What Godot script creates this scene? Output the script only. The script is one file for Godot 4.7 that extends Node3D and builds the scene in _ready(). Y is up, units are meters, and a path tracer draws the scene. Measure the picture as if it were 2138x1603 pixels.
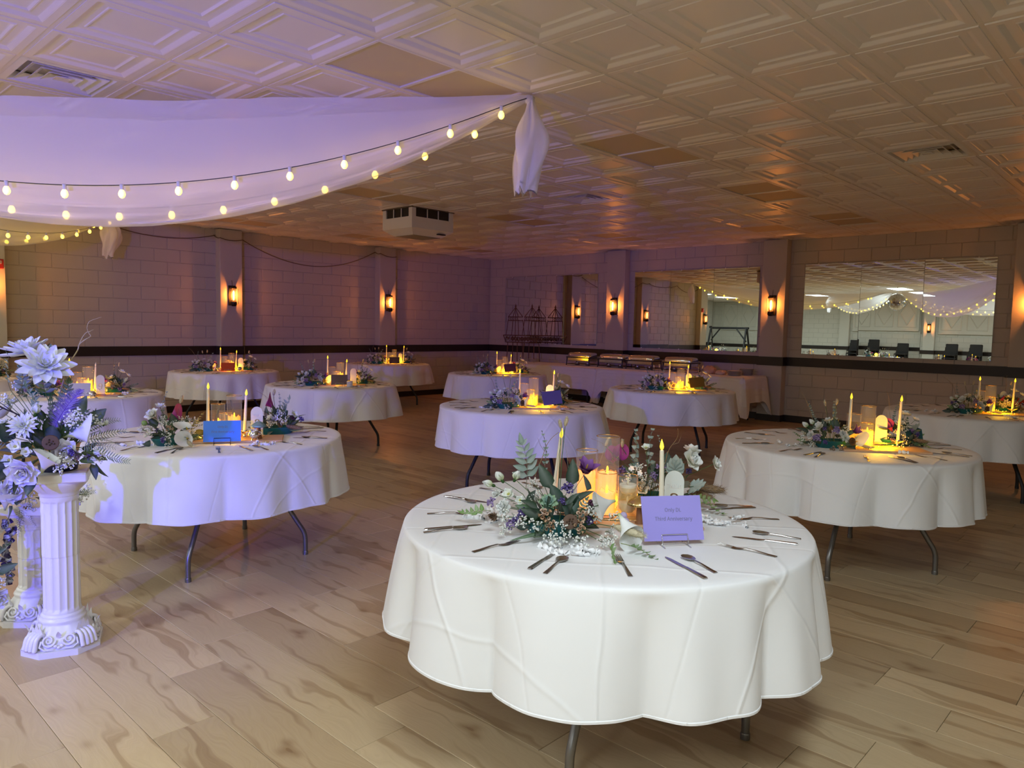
extends Node3D
# A banquet hall set with twelve round tables. x runs along the north wall, z towards the south, y up, metres.

const CEIL := 3.032
const TILE := 0.6096
const EAST := 9.12
const NORTH := -10.06
const WEST := -11.0
const SOUTH := 5.6
const ALCOVE_X := -0.83
const ALCOVE_N := -15.0
const EYE := Vector3(-3.077, 1.50, 2.130)

var names := {}
var rng := RandomNumberGenerator.new()
var M := {}
var cam_inv := Transform3D()


# ------------------------------------------------------------------ mesh builder
class MB:
	var v := PackedVector3Array()
	var c := PackedColorArray()
	var uv := PackedVector2Array()
	var ix := PackedInt32Array()
	var x := Transform3D()
	var col := Color.WHITE

	func vert(p: Vector3, t := Vector2.ZERO) -> int:
		v.append(x * p)
		c.append(col)
		uv.append(t)
		return v.size() - 1

	func tri(a: int, b: int, d: int) -> void:   # counter-clockwise seen from outside
		ix.append(a); ix.append(d); ix.append(b)

	func quad(a: int, b: int, d: int, e: int) -> void:
		tri(a, b, d); tri(a, d, e)

	func face(p: Array, uvs := []) -> void:   # flat polygon, counter-clockwise
		var n := []
		for i in p.size():
			n.append(vert(p[i], uvs[i] if uvs else Vector2(p[i].x, p[i].z)))
		for i in range(1, n.size() - 1):
			tri(n[0], n[i], n[i + 1])

	func box(o: Vector3, s: Vector3, bev := 0.0) -> void:
		var h := s * 0.5
		if bev <= 0.0:
			for ax in 3:
				for sg in [-1.0, 1.0]:
					_side(o, h, ax, sg, h)
			return
		var i := h - Vector3(bev, bev, bev)
		for ax in 3:
			for sg in [-1.0, 1.0]:
				var hh := i
				hh[ax] = h[ax]
				_side(o, hh, ax, sg, h)
		for ax in 3:   # edge chamfers
			var b := (ax + 1) % 3
			var d := (ax + 2) % 3
			for s1 in [-1.0, 1.0]:
				for s2 in [-1.0, 1.0]:
					var p := []
					for k in 4:
						var q := Vector3.ZERO
						q[ax] = i[ax] * (1.0 if k == 1 or k == 2 else -1.0)
						q[b] = s1 * (h[b] if k < 2 else i[b])
						q[d] = s2 * (i[d] if k < 2 else h[d])
						p.append(o + q)
					if s1 * s2 > 0: p.reverse()
					face(p)
		for s1 in [-1.0, 1.0]:
			for s2 in [-1.0, 1.0]:
				for s3 in [-1.0, 1.0]:
					var p := [o + Vector3(s1 * h.x, s2 * i.y, s3 * i.z), o + Vector3(s1 * i.x, s2 * h.y, s3 * i.z), o + Vector3(s1 * i.x, s2 * i.y, s3 * h.z)]
					if s1 * s2 * s3 < 0: p.reverse()
					face(p)

	func _side(o: Vector3, h: Vector3, ax: int, sg: float, _full: Vector3) -> void:
		var b := (ax + 1) % 3
		var d := (ax + 2) % 3
		var p := []
		for k in [[-1.0, -1.0], [1.0, -1.0], [1.0, 1.0], [-1.0, 1.0]]:
			var q := Vector3.ZERO
			q[ax] = sg * h[ax]
			q[b] = k[0] * h[b] * sg
			q[d] = k[1] * h[d]
			p.append(o + q)
		var u := []
		for q in p:
			u.append(Vector2(q[b], q[d]))
		face(p, u)

	func grid(nu: int, nv: int, f: Callable, wrap := false) -> void:   # f(u, v), u and v in 0..1
		var base := v.size()
		for i in nu + 1:
			for j in nv + 1:
				var a := float(i) / nu
				var b := float(j) / nv
				vert(f.call(a, b), Vector2(a, b))
		for i in nu:
			var i2 := (i + 1) % nu if wrap else i + 1
			for j in nv:
				quad(base + i * (nv + 1) + j, base + i2 * (nv + 1) + j, base + i2 * (nv + 1) + j + 1, base + i * (nv + 1) + j + 1)

	func lathe(prof: Array, n := 16, cap := false) -> void:   # Vector2(radius, height), bottom to top for outward faces; a repeated point makes a crease
		var rings := []
		for k in prof.size():
			var ring := []
			for i in n:
				var a := TAU * i / n
				ring.append(vert(Vector3(prof[k].x * cos(a), prof[k].y, -prof[k].x * sin(a)), Vector2(float(i) / n, prof[k].y)))
			rings.append(ring)
		for k in prof.size() - 1:
			if prof[k].is_equal_approx(prof[k + 1]): continue
			for i in n:
				var i2 := (i + 1) % n
				quad(rings[k][i], rings[k][i2], rings[k + 1][i2], rings[k + 1][i])
		if cap:
			for e in [0, prof.size() - 1]:
				var m := vert(Vector3(0, prof[e].y, 0))
				var r := []
				for i in n:
					var a := TAU * i / n
					r.append(vert(Vector3(prof[e].x * cos(a), prof[e].y, -prof[e].x * sin(a))))
				for i in n:
					if e == 0: tri(m, r[(i + 1) % n], r[i])
					else: tri(m, r[i], r[(i + 1) % n])

	func tube(pts: Array, r0: float, r1 := -1.0, n := 6, ends := true) -> void:
		if r1 < 0: r1 = r0
		var up := Vector3.UP
		var rings := []
		var m := pts.size()
		for k in m:
			var t: Vector3 = (pts[mini(k + 1, m - 1)] - pts[maxi(k - 1, 0)]).normalized()
			if absf(t.dot(up)) > 0.98: up = Vector3.RIGHT if absf(t.x) < 0.9 else Vector3.BACK
			var a := t.cross(up).normalized()
			var b := a.cross(t).normalized()
			up = b
			var r := lerpf(r0, r1, float(k) / (m - 1))
			var ring := []
			for i in n:
				var g := TAU * i / n
				ring.append(vert(pts[k] + (a * cos(g) + b * sin(g)) * r, Vector2(float(i) / n, float(k) / (m - 1))))
			rings.append(ring)
		for k in m - 1:
			for i in n:
				var i2 := (i + 1) % n
				quad(rings[k][i2], rings[k][i], rings[k + 1][i], rings[k + 1][i2])
		if ends:
			for i in range(1, n - 1):
				tri(rings[0][0], rings[0][i], rings[0][i + 1])
				tri(rings[m - 1][0], rings[m - 1][i + 1], rings[m - 1][i])

	func blob(o: Vector3, r: Vector3, n := 6, m := 4) -> void:
		var old := x
		x = x * Transform3D(Basis.from_scale(r), o)
		var p := []
		for k in m + 1:
			var a := -PI / 2 + PI * k / m
			p.append(Vector2(maxf(cos(a), 0.001), sin(a)))
		lathe(p, n)
		x = old

	func prism(poly: Array, y0: float, y1: float) -> void:   # polygon of Vector2(x, z), extruded in y
		var pv := PackedVector2Array(poly)
		var area := 0.0
		for i in pv.size():
			area += pv[i].cross(pv[(i + 1) % pv.size()])
		if area < 0: pv.reverse()
		var t := Geometry2D.triangulate_polygon(pv)
		for e in 2:
			var n := []
			for q in pv:
				n.append(vert(Vector3(q.x, y1 if e else y0, q.y), q))
			for k in t.size() / 3:
				var a := pv[t[k * 3]]; var b := pv[t[k * 3 + 1]]; var d := pv[t[k * 3 + 2]]
				var cw := (b - a).cross(d - a) > 0
				if cw == (e == 1): tri(n[t[k * 3]], n[t[k * 3 + 2]], n[t[k * 3 + 1]])
				else: tri(n[t[k * 3]], n[t[k * 3 + 1]], n[t[k * 3 + 2]])
		var m := pv.size()
		for i in m:
			var a := pv[i]; var b := pv[(i + 1) % m]
			face([Vector3(b.x, y0, b.y), Vector3(a.x, y0, a.y), Vector3(a.x, y1, a.y), Vector3(b.x, y1, b.y)], [Vector2(0, 0), Vector2(1, 0), Vector2(1, 1), Vector2(0, 1)])

	func mesh() -> ArrayMesh:
		var n := PackedVector3Array()
		n.resize(v.size())
		for k in range(0, ix.size(), 3):
			var a := v[ix[k]]
			var f := (v[ix[k + 2]] - a).cross(v[ix[k + 1]] - a)
			n[ix[k]] += f; n[ix[k + 1]] += f; n[ix[k + 2]] += f
		for k in n.size():
			n[k] = n[k].normalized() if n[k].length_squared() > 1e-20 else Vector3.UP
		var arr := []
		arr.resize(Mesh.ARRAY_MAX)
		arr[Mesh.ARRAY_VERTEX] = v
		arr[Mesh.ARRAY_NORMAL] = n
		arr[Mesh.ARRAY_COLOR] = c
		arr[Mesh.ARRAY_TEX_UV] = uv
		arr[Mesh.ARRAY_INDEX] = ix
		var m := ArrayMesh.new()
		m.add_surface_from_arrays(Mesh.PRIMITIVE_TRIANGLES, arr)
		return m


# ------------------------------------------------------------------ scene helpers
func numbered(called: String) -> String:
	var k: int = names.get(called, 0)
	names[called] = k + 1
	return called if k == 0 else "%s_%03d" % [called, k]


func tag(o: Node3D, label: String, category: String, group := "") -> Node3D:
	o.set_meta("label", label)
	o.set_meta("category", category)
	if group: o.set_meta("group", group)
	return o


func thing(called: String, label: String, category: String, at := Vector3.ZERO, turn := 0.0, group := "") -> Node3D:
	var o := Node3D.new()
	o.name = numbered(called)
	o.set_meta("base_name", called)
	add_child(o)
	o.position = at
	o.rotation.y = turn
	return tag(o, label, category, group)


func part(called: String, mesh: Mesh, mat: Material, parent: Node, xf := Transform3D(), label := "") -> MeshInstance3D:
	var o := MeshInstance3D.new()
	o.name = called
	o.mesh = mesh
	o.material_override = mat
	o.transform = xf
	parent.add_child(o, true)
	if label: o.set_meta("label", label)
	return o


func solo(called: String, mesh: Mesh, mat: Material, label: String, category: String, xf := Transform3D(), group := "") -> MeshInstance3D:
	var o := part(numbered(called), mesh, mat, self, xf)
	tag(o, label, category, group)
	o.set_meta("base_name", called)
	return o


func structure(called: String, mesh: Mesh, mat: Material, label: String, category: String, xf := Transform3D()) -> MeshInstance3D:
	var o := solo(called, mesh, mat, label, category, xf)
	o.set_meta("kind", "structure")
	return o


func copy_of(o: Node3D, xf: Transform3D, label: String, group := "") -> Node3D:
	var r: Node3D = o.duplicate()
	r.name = numbered(str(o.get_meta("base_name")))
	add_child(r)
	r.transform = xf
	r.set_meta("label", label)
	if group: r.set_meta("group", group)
	return r


func scatter(called: String, mesh: Mesh, mat: Material, places: Array, parent: Node) -> void:   # the repeats past the limit, as one part
	if places.is_empty(): return
	var mm := MultiMesh.new()
	mm.transform_format = MultiMesh.TRANSFORM_3D
	mm.mesh = mesh
	mm.instance_count = places.size()
	for i in places.size():
		mm.set_instance_transform(i, places[i])
	var o := MultiMeshInstance3D.new()
	o.name = called
	o.multimesh = mm
	o.material_override = mat
	o.set_meta("kind", "stuff")
	parent.add_child(o, true)


func xf(at: Vector3, turn := 0.0, pitch := 0.0, roll := 0.0, s := 1.0) -> Transform3D:
	return Transform3D(Basis.from_euler(Vector3(pitch, turn, roll)).scaled(Vector3(s, s, s)), at)


func toward(at: Vector3, dir: Vector3, s := 1.0, spin := 0.0) -> Transform3D:   # +y of the mesh points along dir
	var y := dir.normalized()
	var a := Vector3.RIGHT if absf(y.x) < 0.8 else Vector3.BACK
	var z := a.cross(y).normalized()
	var b := Basis(y.cross(z), y, z) * Basis(Vector3.UP, spin)
	return Transform3D(b.scaled_local(Vector3(s, s, s)), at)


func seen(p: Vector3) -> float:   # distance from the photograph's viewpoint, or a large number outside its view
	var q := cam_inv * p
	if q.z > -0.3: return 1e6
	if absf(q.x / q.z) > 0.76 or absf(q.y / q.z) > 0.58: return 1e5 + q.length()
	return q.length()


func rnd(a: float, b: float) -> float:
	return rng.randf_range(a, b)


func mat(color: Color, rough := 0.6, metal := 0.0) -> StandardMaterial3D:
	var m := StandardMaterial3D.new()
	m.albedo_color = color
	m.roughness = rough
	m.metallic = metal
	m.cull_mode = BaseMaterial3D.CULL_DISABLED
	return m


func lin(r: float, g: float, b: float) -> Color:   # a real-world base colour given as linear values
	return Color(r, g, b).linear_to_srgb()


func glow(color: Color, energy: float, base := Color(1, 1, 1)) -> StandardMaterial3D:
	var m := mat(base, 0.5)
	m.emission_enabled = true
	m.emission = color
	m.emission_energy_multiplier = energy
	return m


func noise(freq: float, sd: int, oct := 3) -> FastNoiseLite:
	var n := FastNoiseLite.new()
	n.seed = sd
	n.noise_type = FastNoiseLite.TYPE_SIMPLEX_SMOOTH
	n.frequency = freq
	n.fractal_octaves = oct
	return n


func noise_tex(freq: float, sd: int, a: Color, b: Color, size := 256, oct := 4) -> NoiseTexture2D:
	var t := NoiseTexture2D.new()
	t.width = size
	t.height = size
	t.seamless = true
	t.noise = noise(freq, sd, oct)
	var g := Gradient.new()
	g.set_color(0, a)
	g.set_color(1, b)
	t.color_ramp = g
	return t


func bump(m: StandardMaterial3D, t: Texture2D, cm: float) -> void:
	m.heightmap_enabled = true
	m.heightmap_texture = t
	m.heightmap_scale = cm


func omni(at: Vector3, color: Color, energy: float, size: float, parent: Node = self) -> void:
	var l := OmniLight3D.new()
	l.name = "glow_light"
	l.light_color = color
	l.light_energy = energy
	l.light_size = size
	l.omni_range = 12.0
	l.omni_attenuation = 2.0
	l.shadow_enabled = true
	l.position = at
	parent.add_child(l, true)


func _ready() -> void:
	rng.seed = 20240611
	set_view()
	set_light()
	make_materials()
	build_floor()
	build_ceiling()
	build_walls()
	build_wall_fittings()
	build_ceiling_fittings()
	build_drapes()
	build_tables()
	build_pedestals()
	build_buffet()
	build_far_side()


func set_view() -> void:
	var cam := Camera3D.new()
	cam.name = "camera"
	cam.transform = Transform3D(Basis(Vector3.UP, -0.817775) * Basis(Vector3.RIGHT, -0.0771923) * Basis(Vector3.BACK, 0.0195659), EYE)
	cam.fov = rad_to_deg(2.0 * atan(801.5 / 1539.025))
	cam.near = 0.05
	cam.far = 80.0
	cam.current = true
	add_child(cam)
	cam_inv = cam.transform.affine_inverse()
	var e := Environment.new()
	e.background_mode = Environment.BG_COLOR
	e.background_color = Color.BLACK
	e.tonemap_mode = Environment.TONE_MAPPER_LINEAR
	e.tonemap_exposure = 1.0
	e.sdfgi_enabled = true
	e.ssao_enabled = true
	e.ssil_enabled = true
	var w := WorldEnvironment.new()
	w.name = "surroundings"
	w.environment = e
	add_child(w)


# the troffers that are switched on: all in the west half of the hall, beside and behind the viewpoint
const LIT := [[-4, 3.5, 1.25], [-8, 3.5, 1.2], [-8, -2.5, 1.0], [-12, -2.5, 1.0], [-12, 3.5, 1.0], [-8, -8.5, 0.7], [-12, -8.5, 1.0], [-8, -14.5, 0.8], [-12, -14.5, 1.0], [-8, -20.5, 1.0], [-12, -20.5, 1.0]]

func set_light() -> void:
	for t in LIT:
		var l := AreaLight3D.new()
		l.name = "troffer_light"
		l.area_size = Vector2(1.12, 0.5)
		l.light_color = Color(0.90, 0.96, 1.0)
		l.light_energy = 5.4 * t[2]
		l.area_range = 25.0
		l.area_attenuation = 2.0
		l.shadow_enabled = true
		l.rotation = Vector3(-PI / 2, 0, 0)
		l.position = Vector3(t[0] * TILE, CEIL - 0.012, t[1] * TILE)
		add_child(l, true)
	# one blue LED wash light on a stand west of the first pedestals
	var s := SpotLight3D.new()
	s.name = "blue_wash_light"
	s.light_color = Color(0.26, 0.23, 1.0)
	s.light_energy = 26.0
	s.light_size = 0.05
	s.spot_angle = 25.0
	s.spot_angle_attenuation = 0.6
	s.spot_range = 30.0
	s.shadow_enabled = true
	s.look_at_from_position(WASH, Vector3(-0.9, 1.55, -2.7))
	add_child(s)

const WASH := Vector3(-5.9, 1.62, 1.5)


func make_materials() -> void:
	M.cloth = mat(lin(0.80, 0.80, 0.80), 0.62)
	M.cloth.rim_enabled = true
	M.cloth.rim = 0.25
	M.cloth.cull_mode = BaseMaterial3D.CULL_DISABLED
	bump(M.cloth, crease_texture(), 0.55)
	M.paint = mat(lin(0.50, 0.46, 0.40), 0.55)
	bump(M.paint, noise_tex(0.08, 5, Color.BLACK, Color.WHITE), 0.10)
	M.paint.uv1_triplanar = true
	M.paint.uv1_scale = Vector3(2, 2, 2)
	M.pale_paint = mat(lin(0.60, 0.61, 0.55), 0.55)
	M.tile = mat(lin(0.74, 0.70, 0.66), 0.34)
	M.tee = mat(lin(0.70, 0.66, 0.60), 0.4)
	M.lens = mat(lin(0.56, 0.47, 0.30), 0.5)
	bump(M.lens, noise_tex(0.35, 9, Color.BLACK, Color.WHITE, 256, 1), 0.12)
	M.lens.uv1_triplanar = true
	M.lens.uv1_scale = Vector3(6, 6, 6)
	M.lit_lens = glow(Color(0.95, 1.0, 0.98), 2.2)
	M.rail = mat(lin(0.012, 0.007, 0.005), 0.45)
	M.black = mat(lin(0.01, 0.01, 0.011), 0.6)
	M.iron = mat(lin(0.03, 0.022, 0.016), 0.45, 0.6)
	M.metal_white = mat(lin(0.72, 0.70, 0.65), 0.4)
	M.vent_white = mat(lin(0.70, 0.69, 0.66), 0.3)
	M.mirror = mat(lin(0.80, 0.84, 0.78), 0.0, 1.0)
	M.steel = mat(lin(0.42, 0.40, 0.38), 0.24, 1.0)
	M.leg = mat(lin(0.22, 0.21, 0.20), 0.38, 0.85)
	M.leg_dark = mat(lin(0.03, 0.03, 0.03), 0.5, 0.2)
	M.gold = mat(lin(0.85, 0.62, 0.26), 0.25, 1.0)
	M.chrome = mat(lin(0.75, 0.75, 0.76), 0.12, 1.0)
	M.glass = mat(Color(1, 1, 1, 0.06), 0.04)
	M.glass.transparency = BaseMaterial3D.TRANSPARENCY_ALPHA
	M.glass.cull_mode = BaseMaterial3D.CULL_DISABLED
	M.frost = mat(Color(0.93, 0.95, 0.92, 0.62), 0.45)
	M.frost.transparency = BaseMaterial3D.TRANSPARENCY_ALPHA
	M.candle = mat(lin(0.80, 0.73, 0.56), 0.5)
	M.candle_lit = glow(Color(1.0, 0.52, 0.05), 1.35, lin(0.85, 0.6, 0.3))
	M.flame = glow(Color(1.0, 0.80, 0.10), 2.2, Color(1, 0.9, 0.4))
	M.fairy = glow(Color(1.0, 0.78, 0.18), 9.0)
	M.bulb = glow(Color(1.0, 0.83, 0.25), 3.2)
	M.sheer = mat(Color(0.95, 0.94, 0.95, 0.62), 0.9)
	M.sheer.transparency = BaseMaterial3D.TRANSPARENCY_ALPHA
	M.sheer.cull_mode = BaseMaterial3D.CULL_DISABLED
	M.sheer.backlight_enabled = true
	M.sheer.backlight = Color(0.8, 0.8, 0.8)
	M.leaf = plant(0.55, 0.25)
	M.petal = plant(0.65, 0.5)
	M.fluff = plant(0.9, 0.3)
	M.plaster = mat(lin(0.78, 0.76, 0.72), 0.3)
	M.dish = mat(lin(0.004, 0.11, 0.12), 0.3)
	M.white_paper = mat(lin(0.86, 0.86, 0.86), 0.55)
	M.white_paper.cull_mode = BaseMaterial3D.CULL_DISABLED
	M.board = mat(lin(0.62, 0.38, 0.22), 0.5)
	M.ink = mat(lin(0.16, 0.15, 0.26), 0.7)
	M.wire = mat(lin(0.015, 0.02, 0.015), 0.5)
	M.wood_leg = mat(lin(0.20, 0.09, 0.04), 0.6)


func plant(rough: float, through: float) -> StandardMaterial3D:
	var m := mat(Color.WHITE, rough)
	m.vertex_color_use_as_albedo = true
	m.cull_mode = BaseMaterial3D.CULL_DISABLED
	m.backlight_enabled = true
	m.backlight = Color(through, through, through)
	return m


func crease_texture() -> ImageTexture:   # the fold lines that a pressed cloth keeps, over its flat 2.3 m square
	var n := 1024
	var im := Image.create(n, n, false, Image.FORMAT_RF)
	var wob := noise(0.006, 3, 2)
	var fine := noise(0.012, 8, 3)
	for y in n:
		for x in n:
			var h := 0.5 + 0.10 * fine.get_noise_2d(x, y)
			var u := (float(x) / n - 0.5) * 2.3 + wob.get_noise_2d(x, y) * 0.012
			var w := (float(y) / n - 0.5) * 2.3 + wob.get_noise_2d(y + 900, x) * 0.012
			for q in [u, w]:
				for k in [-0.57, 0.0, 0.57]:
					var d := absf(q - k) / 0.009
					if d < 3.0: h += 0.42 * exp(-d * d)
				for k in [-0.285, 0.285]:
					var d2 := absf(q - k) / 0.007
					if d2 < 3.0: h -= 0.2 * exp(-d2 * d2)
			for s in [[0.72, 0.3, 0.9], [-0.5, 0.72, 0.86], [0.2, -0.86, 0.78]]:   # stray diagonal creases
				var dd := absf(u * s[0] + w * s[1] - s[2]) / 0.008
				if dd < 3.0: h += 0.25 * exp(-dd * dd)
			im.set_pixel(x, y, Color(h, h, h))
	return ImageTexture.create_from_image(im)


# ------------------------------------------------------------------ floor
func plank_atlas() -> ImageTexture:   # four oak boards side by side, with flame grain and knots
	var w := 512
	var h := 1024
	var im := Image.create(w, h, false, Image.FORMAT_RGB8)
	var warp := noise(1.0, 21, 3)
	var fine := noise(1.0, 22, 3)
	var r := RandomNumberGenerator.new()
	r.seed = 77
	var knots := []
	for b in 4:
		var ks := []
		for k in [3, 1, 2, 4][b]:
			ks.append(Vector3(r.randf_range(0.2, 0.8), r.randf_range(0.08, 0.92), r.randf_range(0.5, 1.0)))
		knots.append(ks)
	var light := Color(0.845, 0.755, 0.60)
	var dark := Color(0.62, 0.50, 0.355)
	for y in h:
		for x in w:
			var b := x / 128
			var u := float(x % 128) / 128
			var t := float(y) / h
			var uu := u + warp.get_noise_3d(u * 1.2, t * 2.2, b * 7.0) * 0.30
			var swirl := 0.0
			var spot := 0.0
			for k in knots[b]:
				var dx: float = (u - k.x) * 0.232
				var dy: float = (t - k.y) * 1.21
				var d := sqrt(dx * dx + dy * dy * 0.16)
				swirl += 0.10 * k.z * exp(-d / 0.02)
				spot += k.z * exp(-(dx * dx + dy * dy * 0.35) / 0.00035)
			var band := warp.get_noise_3d((uu + swirl * 2.0) * 2.4, t * 0.9 + 5.0, b * 3.0 + 20.0)
			var heart := smoothstep(0.12, 0.34, band) * 0.75
			var grain := fine.get_noise_3d(uu * 26.0, t * 5.0, b * 2.0) * 0.5 + fine.get_noise_3d(uu * 90.0, t * 9.0, b) * 0.25
			var ring := sin((uu + swirl) * 60.0) * 0.5
			var k2 := clampf(0.16 + heart * 0.55 + grain * 0.22 + ring * 0.05 * (0.4 + heart) + spot * 0.5, 0.0, 1.0)
			im.set_pixel(x, y, light.lerp(dark, k2))
	return ImageTexture.create_from_image(im)


func build_floor() -> void:
	var atlas := plank_atlas()
	var mats := []
	for k in [1.0, 0.95, 0.89, 0.97]:
		var m := mat(Color(k, k * (1.0 if k > 0.9 else 0.985), k * (1.0 if k > 0.94 else 0.97)), 0.34)
		m.albedo_texture = atlas
		m.metallic_specular = 0.45
		mats.append(m)
	var pw := 0.2325
	var pl := 1.21
	var meshes := []
	for k in 8:   # four boards of the picture, each also turned end for end
		var b := MB.new()
		var h := 0.006
		var e := 0.0014
		var sx := pw / 2 - 0.0009
		var sz := pl / 2 - 0.0009
		var uvs := func(p: Vector3) -> Vector2:
			var q := Vector2(p.x / pw + 0.5, p.z / pl + 0.5)
			if k >= 4: q = Vector2.ONE - q
			return Vector2((float(k % 4) + 0.02 + q.x * 0.96) / 4.0, q.y)
		var top := [Vector3(-sx + e, h, sz - e), Vector3(sx - e, h, sz - e), Vector3(sx - e, h, -sz + e), Vector3(-sx + e, h, -sz + e)]
		var low := [Vector3(-sx, h - e, sz), Vector3(sx, h - e, sz), Vector3(sx, h - e, -sz), Vector3(-sx, h - e, -sz)]
		var put := func(p: Array) -> void:
			b.face(p, p.map(func(q): return uvs.call(q)))
		put.call(top)
		for i in 4:
			var j := (i + 1) % 4
			put.call([low[i], low[j], top[j], top[i]])
			put.call([low[i] - Vector3(0, h - e, 0), low[j] - Vector3(0, h - e, 0), low[j], low[i]])
		meshes.append(b.mesh())
	var sub := MB.new()
	sub.box(Vector3((EAST + WEST) / 2, -0.056, (SOUTH + ALCOVE_N) / 2), Vector3(EAST - WEST + 0.4, 0.1, SOUTH - ALCOVE_N + 0.4))
	var floor_mat := mat(lin(0.16, 0.11, 0.07), 0.8)
	var fl := structure("floor", sub.mesh(), floor_mat, "light oak plank floor with long boards running towards the mirrors and dark knots", "floor")
	# where the photograph shows a butt joint, the row starts there
	var known := {-7: -0.69, -6: -1.32, -5: -0.53, -4: -0.95, -3: 0.04, -2: -0.16}
	var all := []
	for i in range(-44, 44):
		var x0 := -0.9275 + (i + 0.5) * pw
		if x0 < WEST or x0 > EAST: continue
		var off: float = known[i] if known.has(i) else rnd(0, pl)
		var z := off - pl * 16 - pl / 2
		while z < SOUTH + 0.6:
			if z > ALCOVE_N - 0.6 and (z > NORTH - 0.6 or x0 < ALCOVE_X):
				all.append([Vector3(x0, -0.006, z), rng.randi() % 8, rng.randi() % 4])
			z += pl
	for a in all: a.append(seen(a[0]))
	all.sort_custom(func(a, b): return a[3] < b[3])
	var rest := []
	for k in 32: rest.append([])
	for n in all.size():
		var a = all[n]
		if n < 300: part("plank", meshes[a[1]], mats[a[2]], fl, Transform3D(Basis(), a[0]))
		else: rest[a[1] * 4 + a[2]].append(Transform3D(Basis(), a[0]))
	for k in 32:
		scatter("far_planks", meshes[k / 4], mats[k % 4], rest[k], fl)


# ------------------------------------------------------------------ ceiling
const TROFFER_ROWS := [-20.5, -14.5, -8.5, -2.5, 3.5, 9.5]
const VENTS := [[6, -6], [6, 0], [-3, -6], [12, 6], [-9, -6], [-9, 0]]
const PLAIN := [[12, -5]]

func is_troffer(i: int, j: int) -> bool:
	return ((i + 1) % 4 + 4) % 4 < 2 and ((j + 3) % 6 + 6) % 6 == 0


func build_ceiling() -> void:
	var b := MB.new()
	b.box(Vector3((EAST + WEST) / 2, CEIL + 0.16, (SOUTH + ALCOVE_N) / 2), Vector3(EAST - WEST + 0.4, 0.2, SOUTH - ALCOVE_N + 0.4))
	var c := structure("ceiling", b.mesh(), M.tee, "suspended ceiling of cream coffered tiles in a metal grid", "ceiling")
	# a coffered tile, seen from below: ledge, dropped border, cove, flat band, bead, centre panel
	var t := MB.new()
	var prof := [[0.011, 0.004], [0.014, -0.005], [0.052, -0.005], [0.058, -0.003], [0.080, 0.010], [0.086, 0.011], [0.122, 0.011], [0.126, 0.007], [0.133, 0.007], [0.144, 0.015], [0.150, 0.016]]
	for k in prof.size() - 1:
		var a0: float = TILE / 2 - prof[k][0]
		var a1: float = TILE / 2 - prof[k + 1][0]
		var y0: float = prof[k][1]
		var y1: float = prof[k + 1][1]
		for s in 4:
			t.x = Transform3D(Basis(Vector3.UP, s * PI / 2), Vector3.ZERO)
			t.face([Vector3(-a1, y1, a1), Vector3(a1, y1, a1), Vector3(a0, y0, a0), Vector3(-a0, y0, a0)])
	t.x = Transform3D()
	var q: float = TILE / 2 - 0.150
	t.face([Vector3(-q, 0.016, -q), Vector3(q, 0.016, -q), Vector3(q, 0.016, q), Vector3(-q, 0.016, q)])
	var tile := t.mesh()
	var f := MB.new()
	f.box(Vector3(0, 0.008, 0), Vector3(TILE - 0.026, 0.012, TILE - 0.026), 0.002)
	var plain := f.mesh()
	var all := []
	for i in range(-19, 15):
		for j in range(-25, 10):
			var p := Vector3((i + 0.5) * TILE, CEIL, (j + 0.5) * TILE)
			if p.x < WEST or p.x > EAST + 0.3 or p.z > SOUTH or p.z < ALCOVE_N or (p.z < NORTH - 0.35 and p.x > ALCOVE_X + 0.2): continue
			if is_troffer(i, j) or [i, j] in VENTS: continue
			if [i, j] in PLAIN:
				part("plain_tile", plain, M.lens, c, Transform3D(Basis(), p))
				continue
			all.append([seen(p), p])
	all.sort_custom(func(a, b2): return a[0] < b2[0])
	var rest := []
	for n in all.size():
		var tilt := Basis.from_euler(Vector3(rnd(-0.006, 0.006), (rng.randi() % 4) * PI / 2, rnd(-0.006, 0.006)))
		var x := Transform3D(tilt, all[n][1] + Vector3(0, rnd(0.0, 0.003), 0))
		if n < 300: part("tile", tile, M.tile, c, x)
		else: rest.append(x)
	scatter("far_tiles", tile, M.tile, rest, c)
	var g := MB.new()
	for i in range(-18, 15):
		g.box(Vector3(i * TILE, CEIL + 0.014, (SOUTH + ALCOVE_N) / 2), Vector3(0.024, 0.028, SOUTH - ALCOVE_N))
	for j in range(-24, 10):
		g.box(Vector3((EAST + WEST) / 2, CEIL + 0.0142, j * TILE), Vector3(EAST - WEST, 0.028, 0.024))
	part("grid_bars", g.mesh(), M.tee, c)


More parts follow.
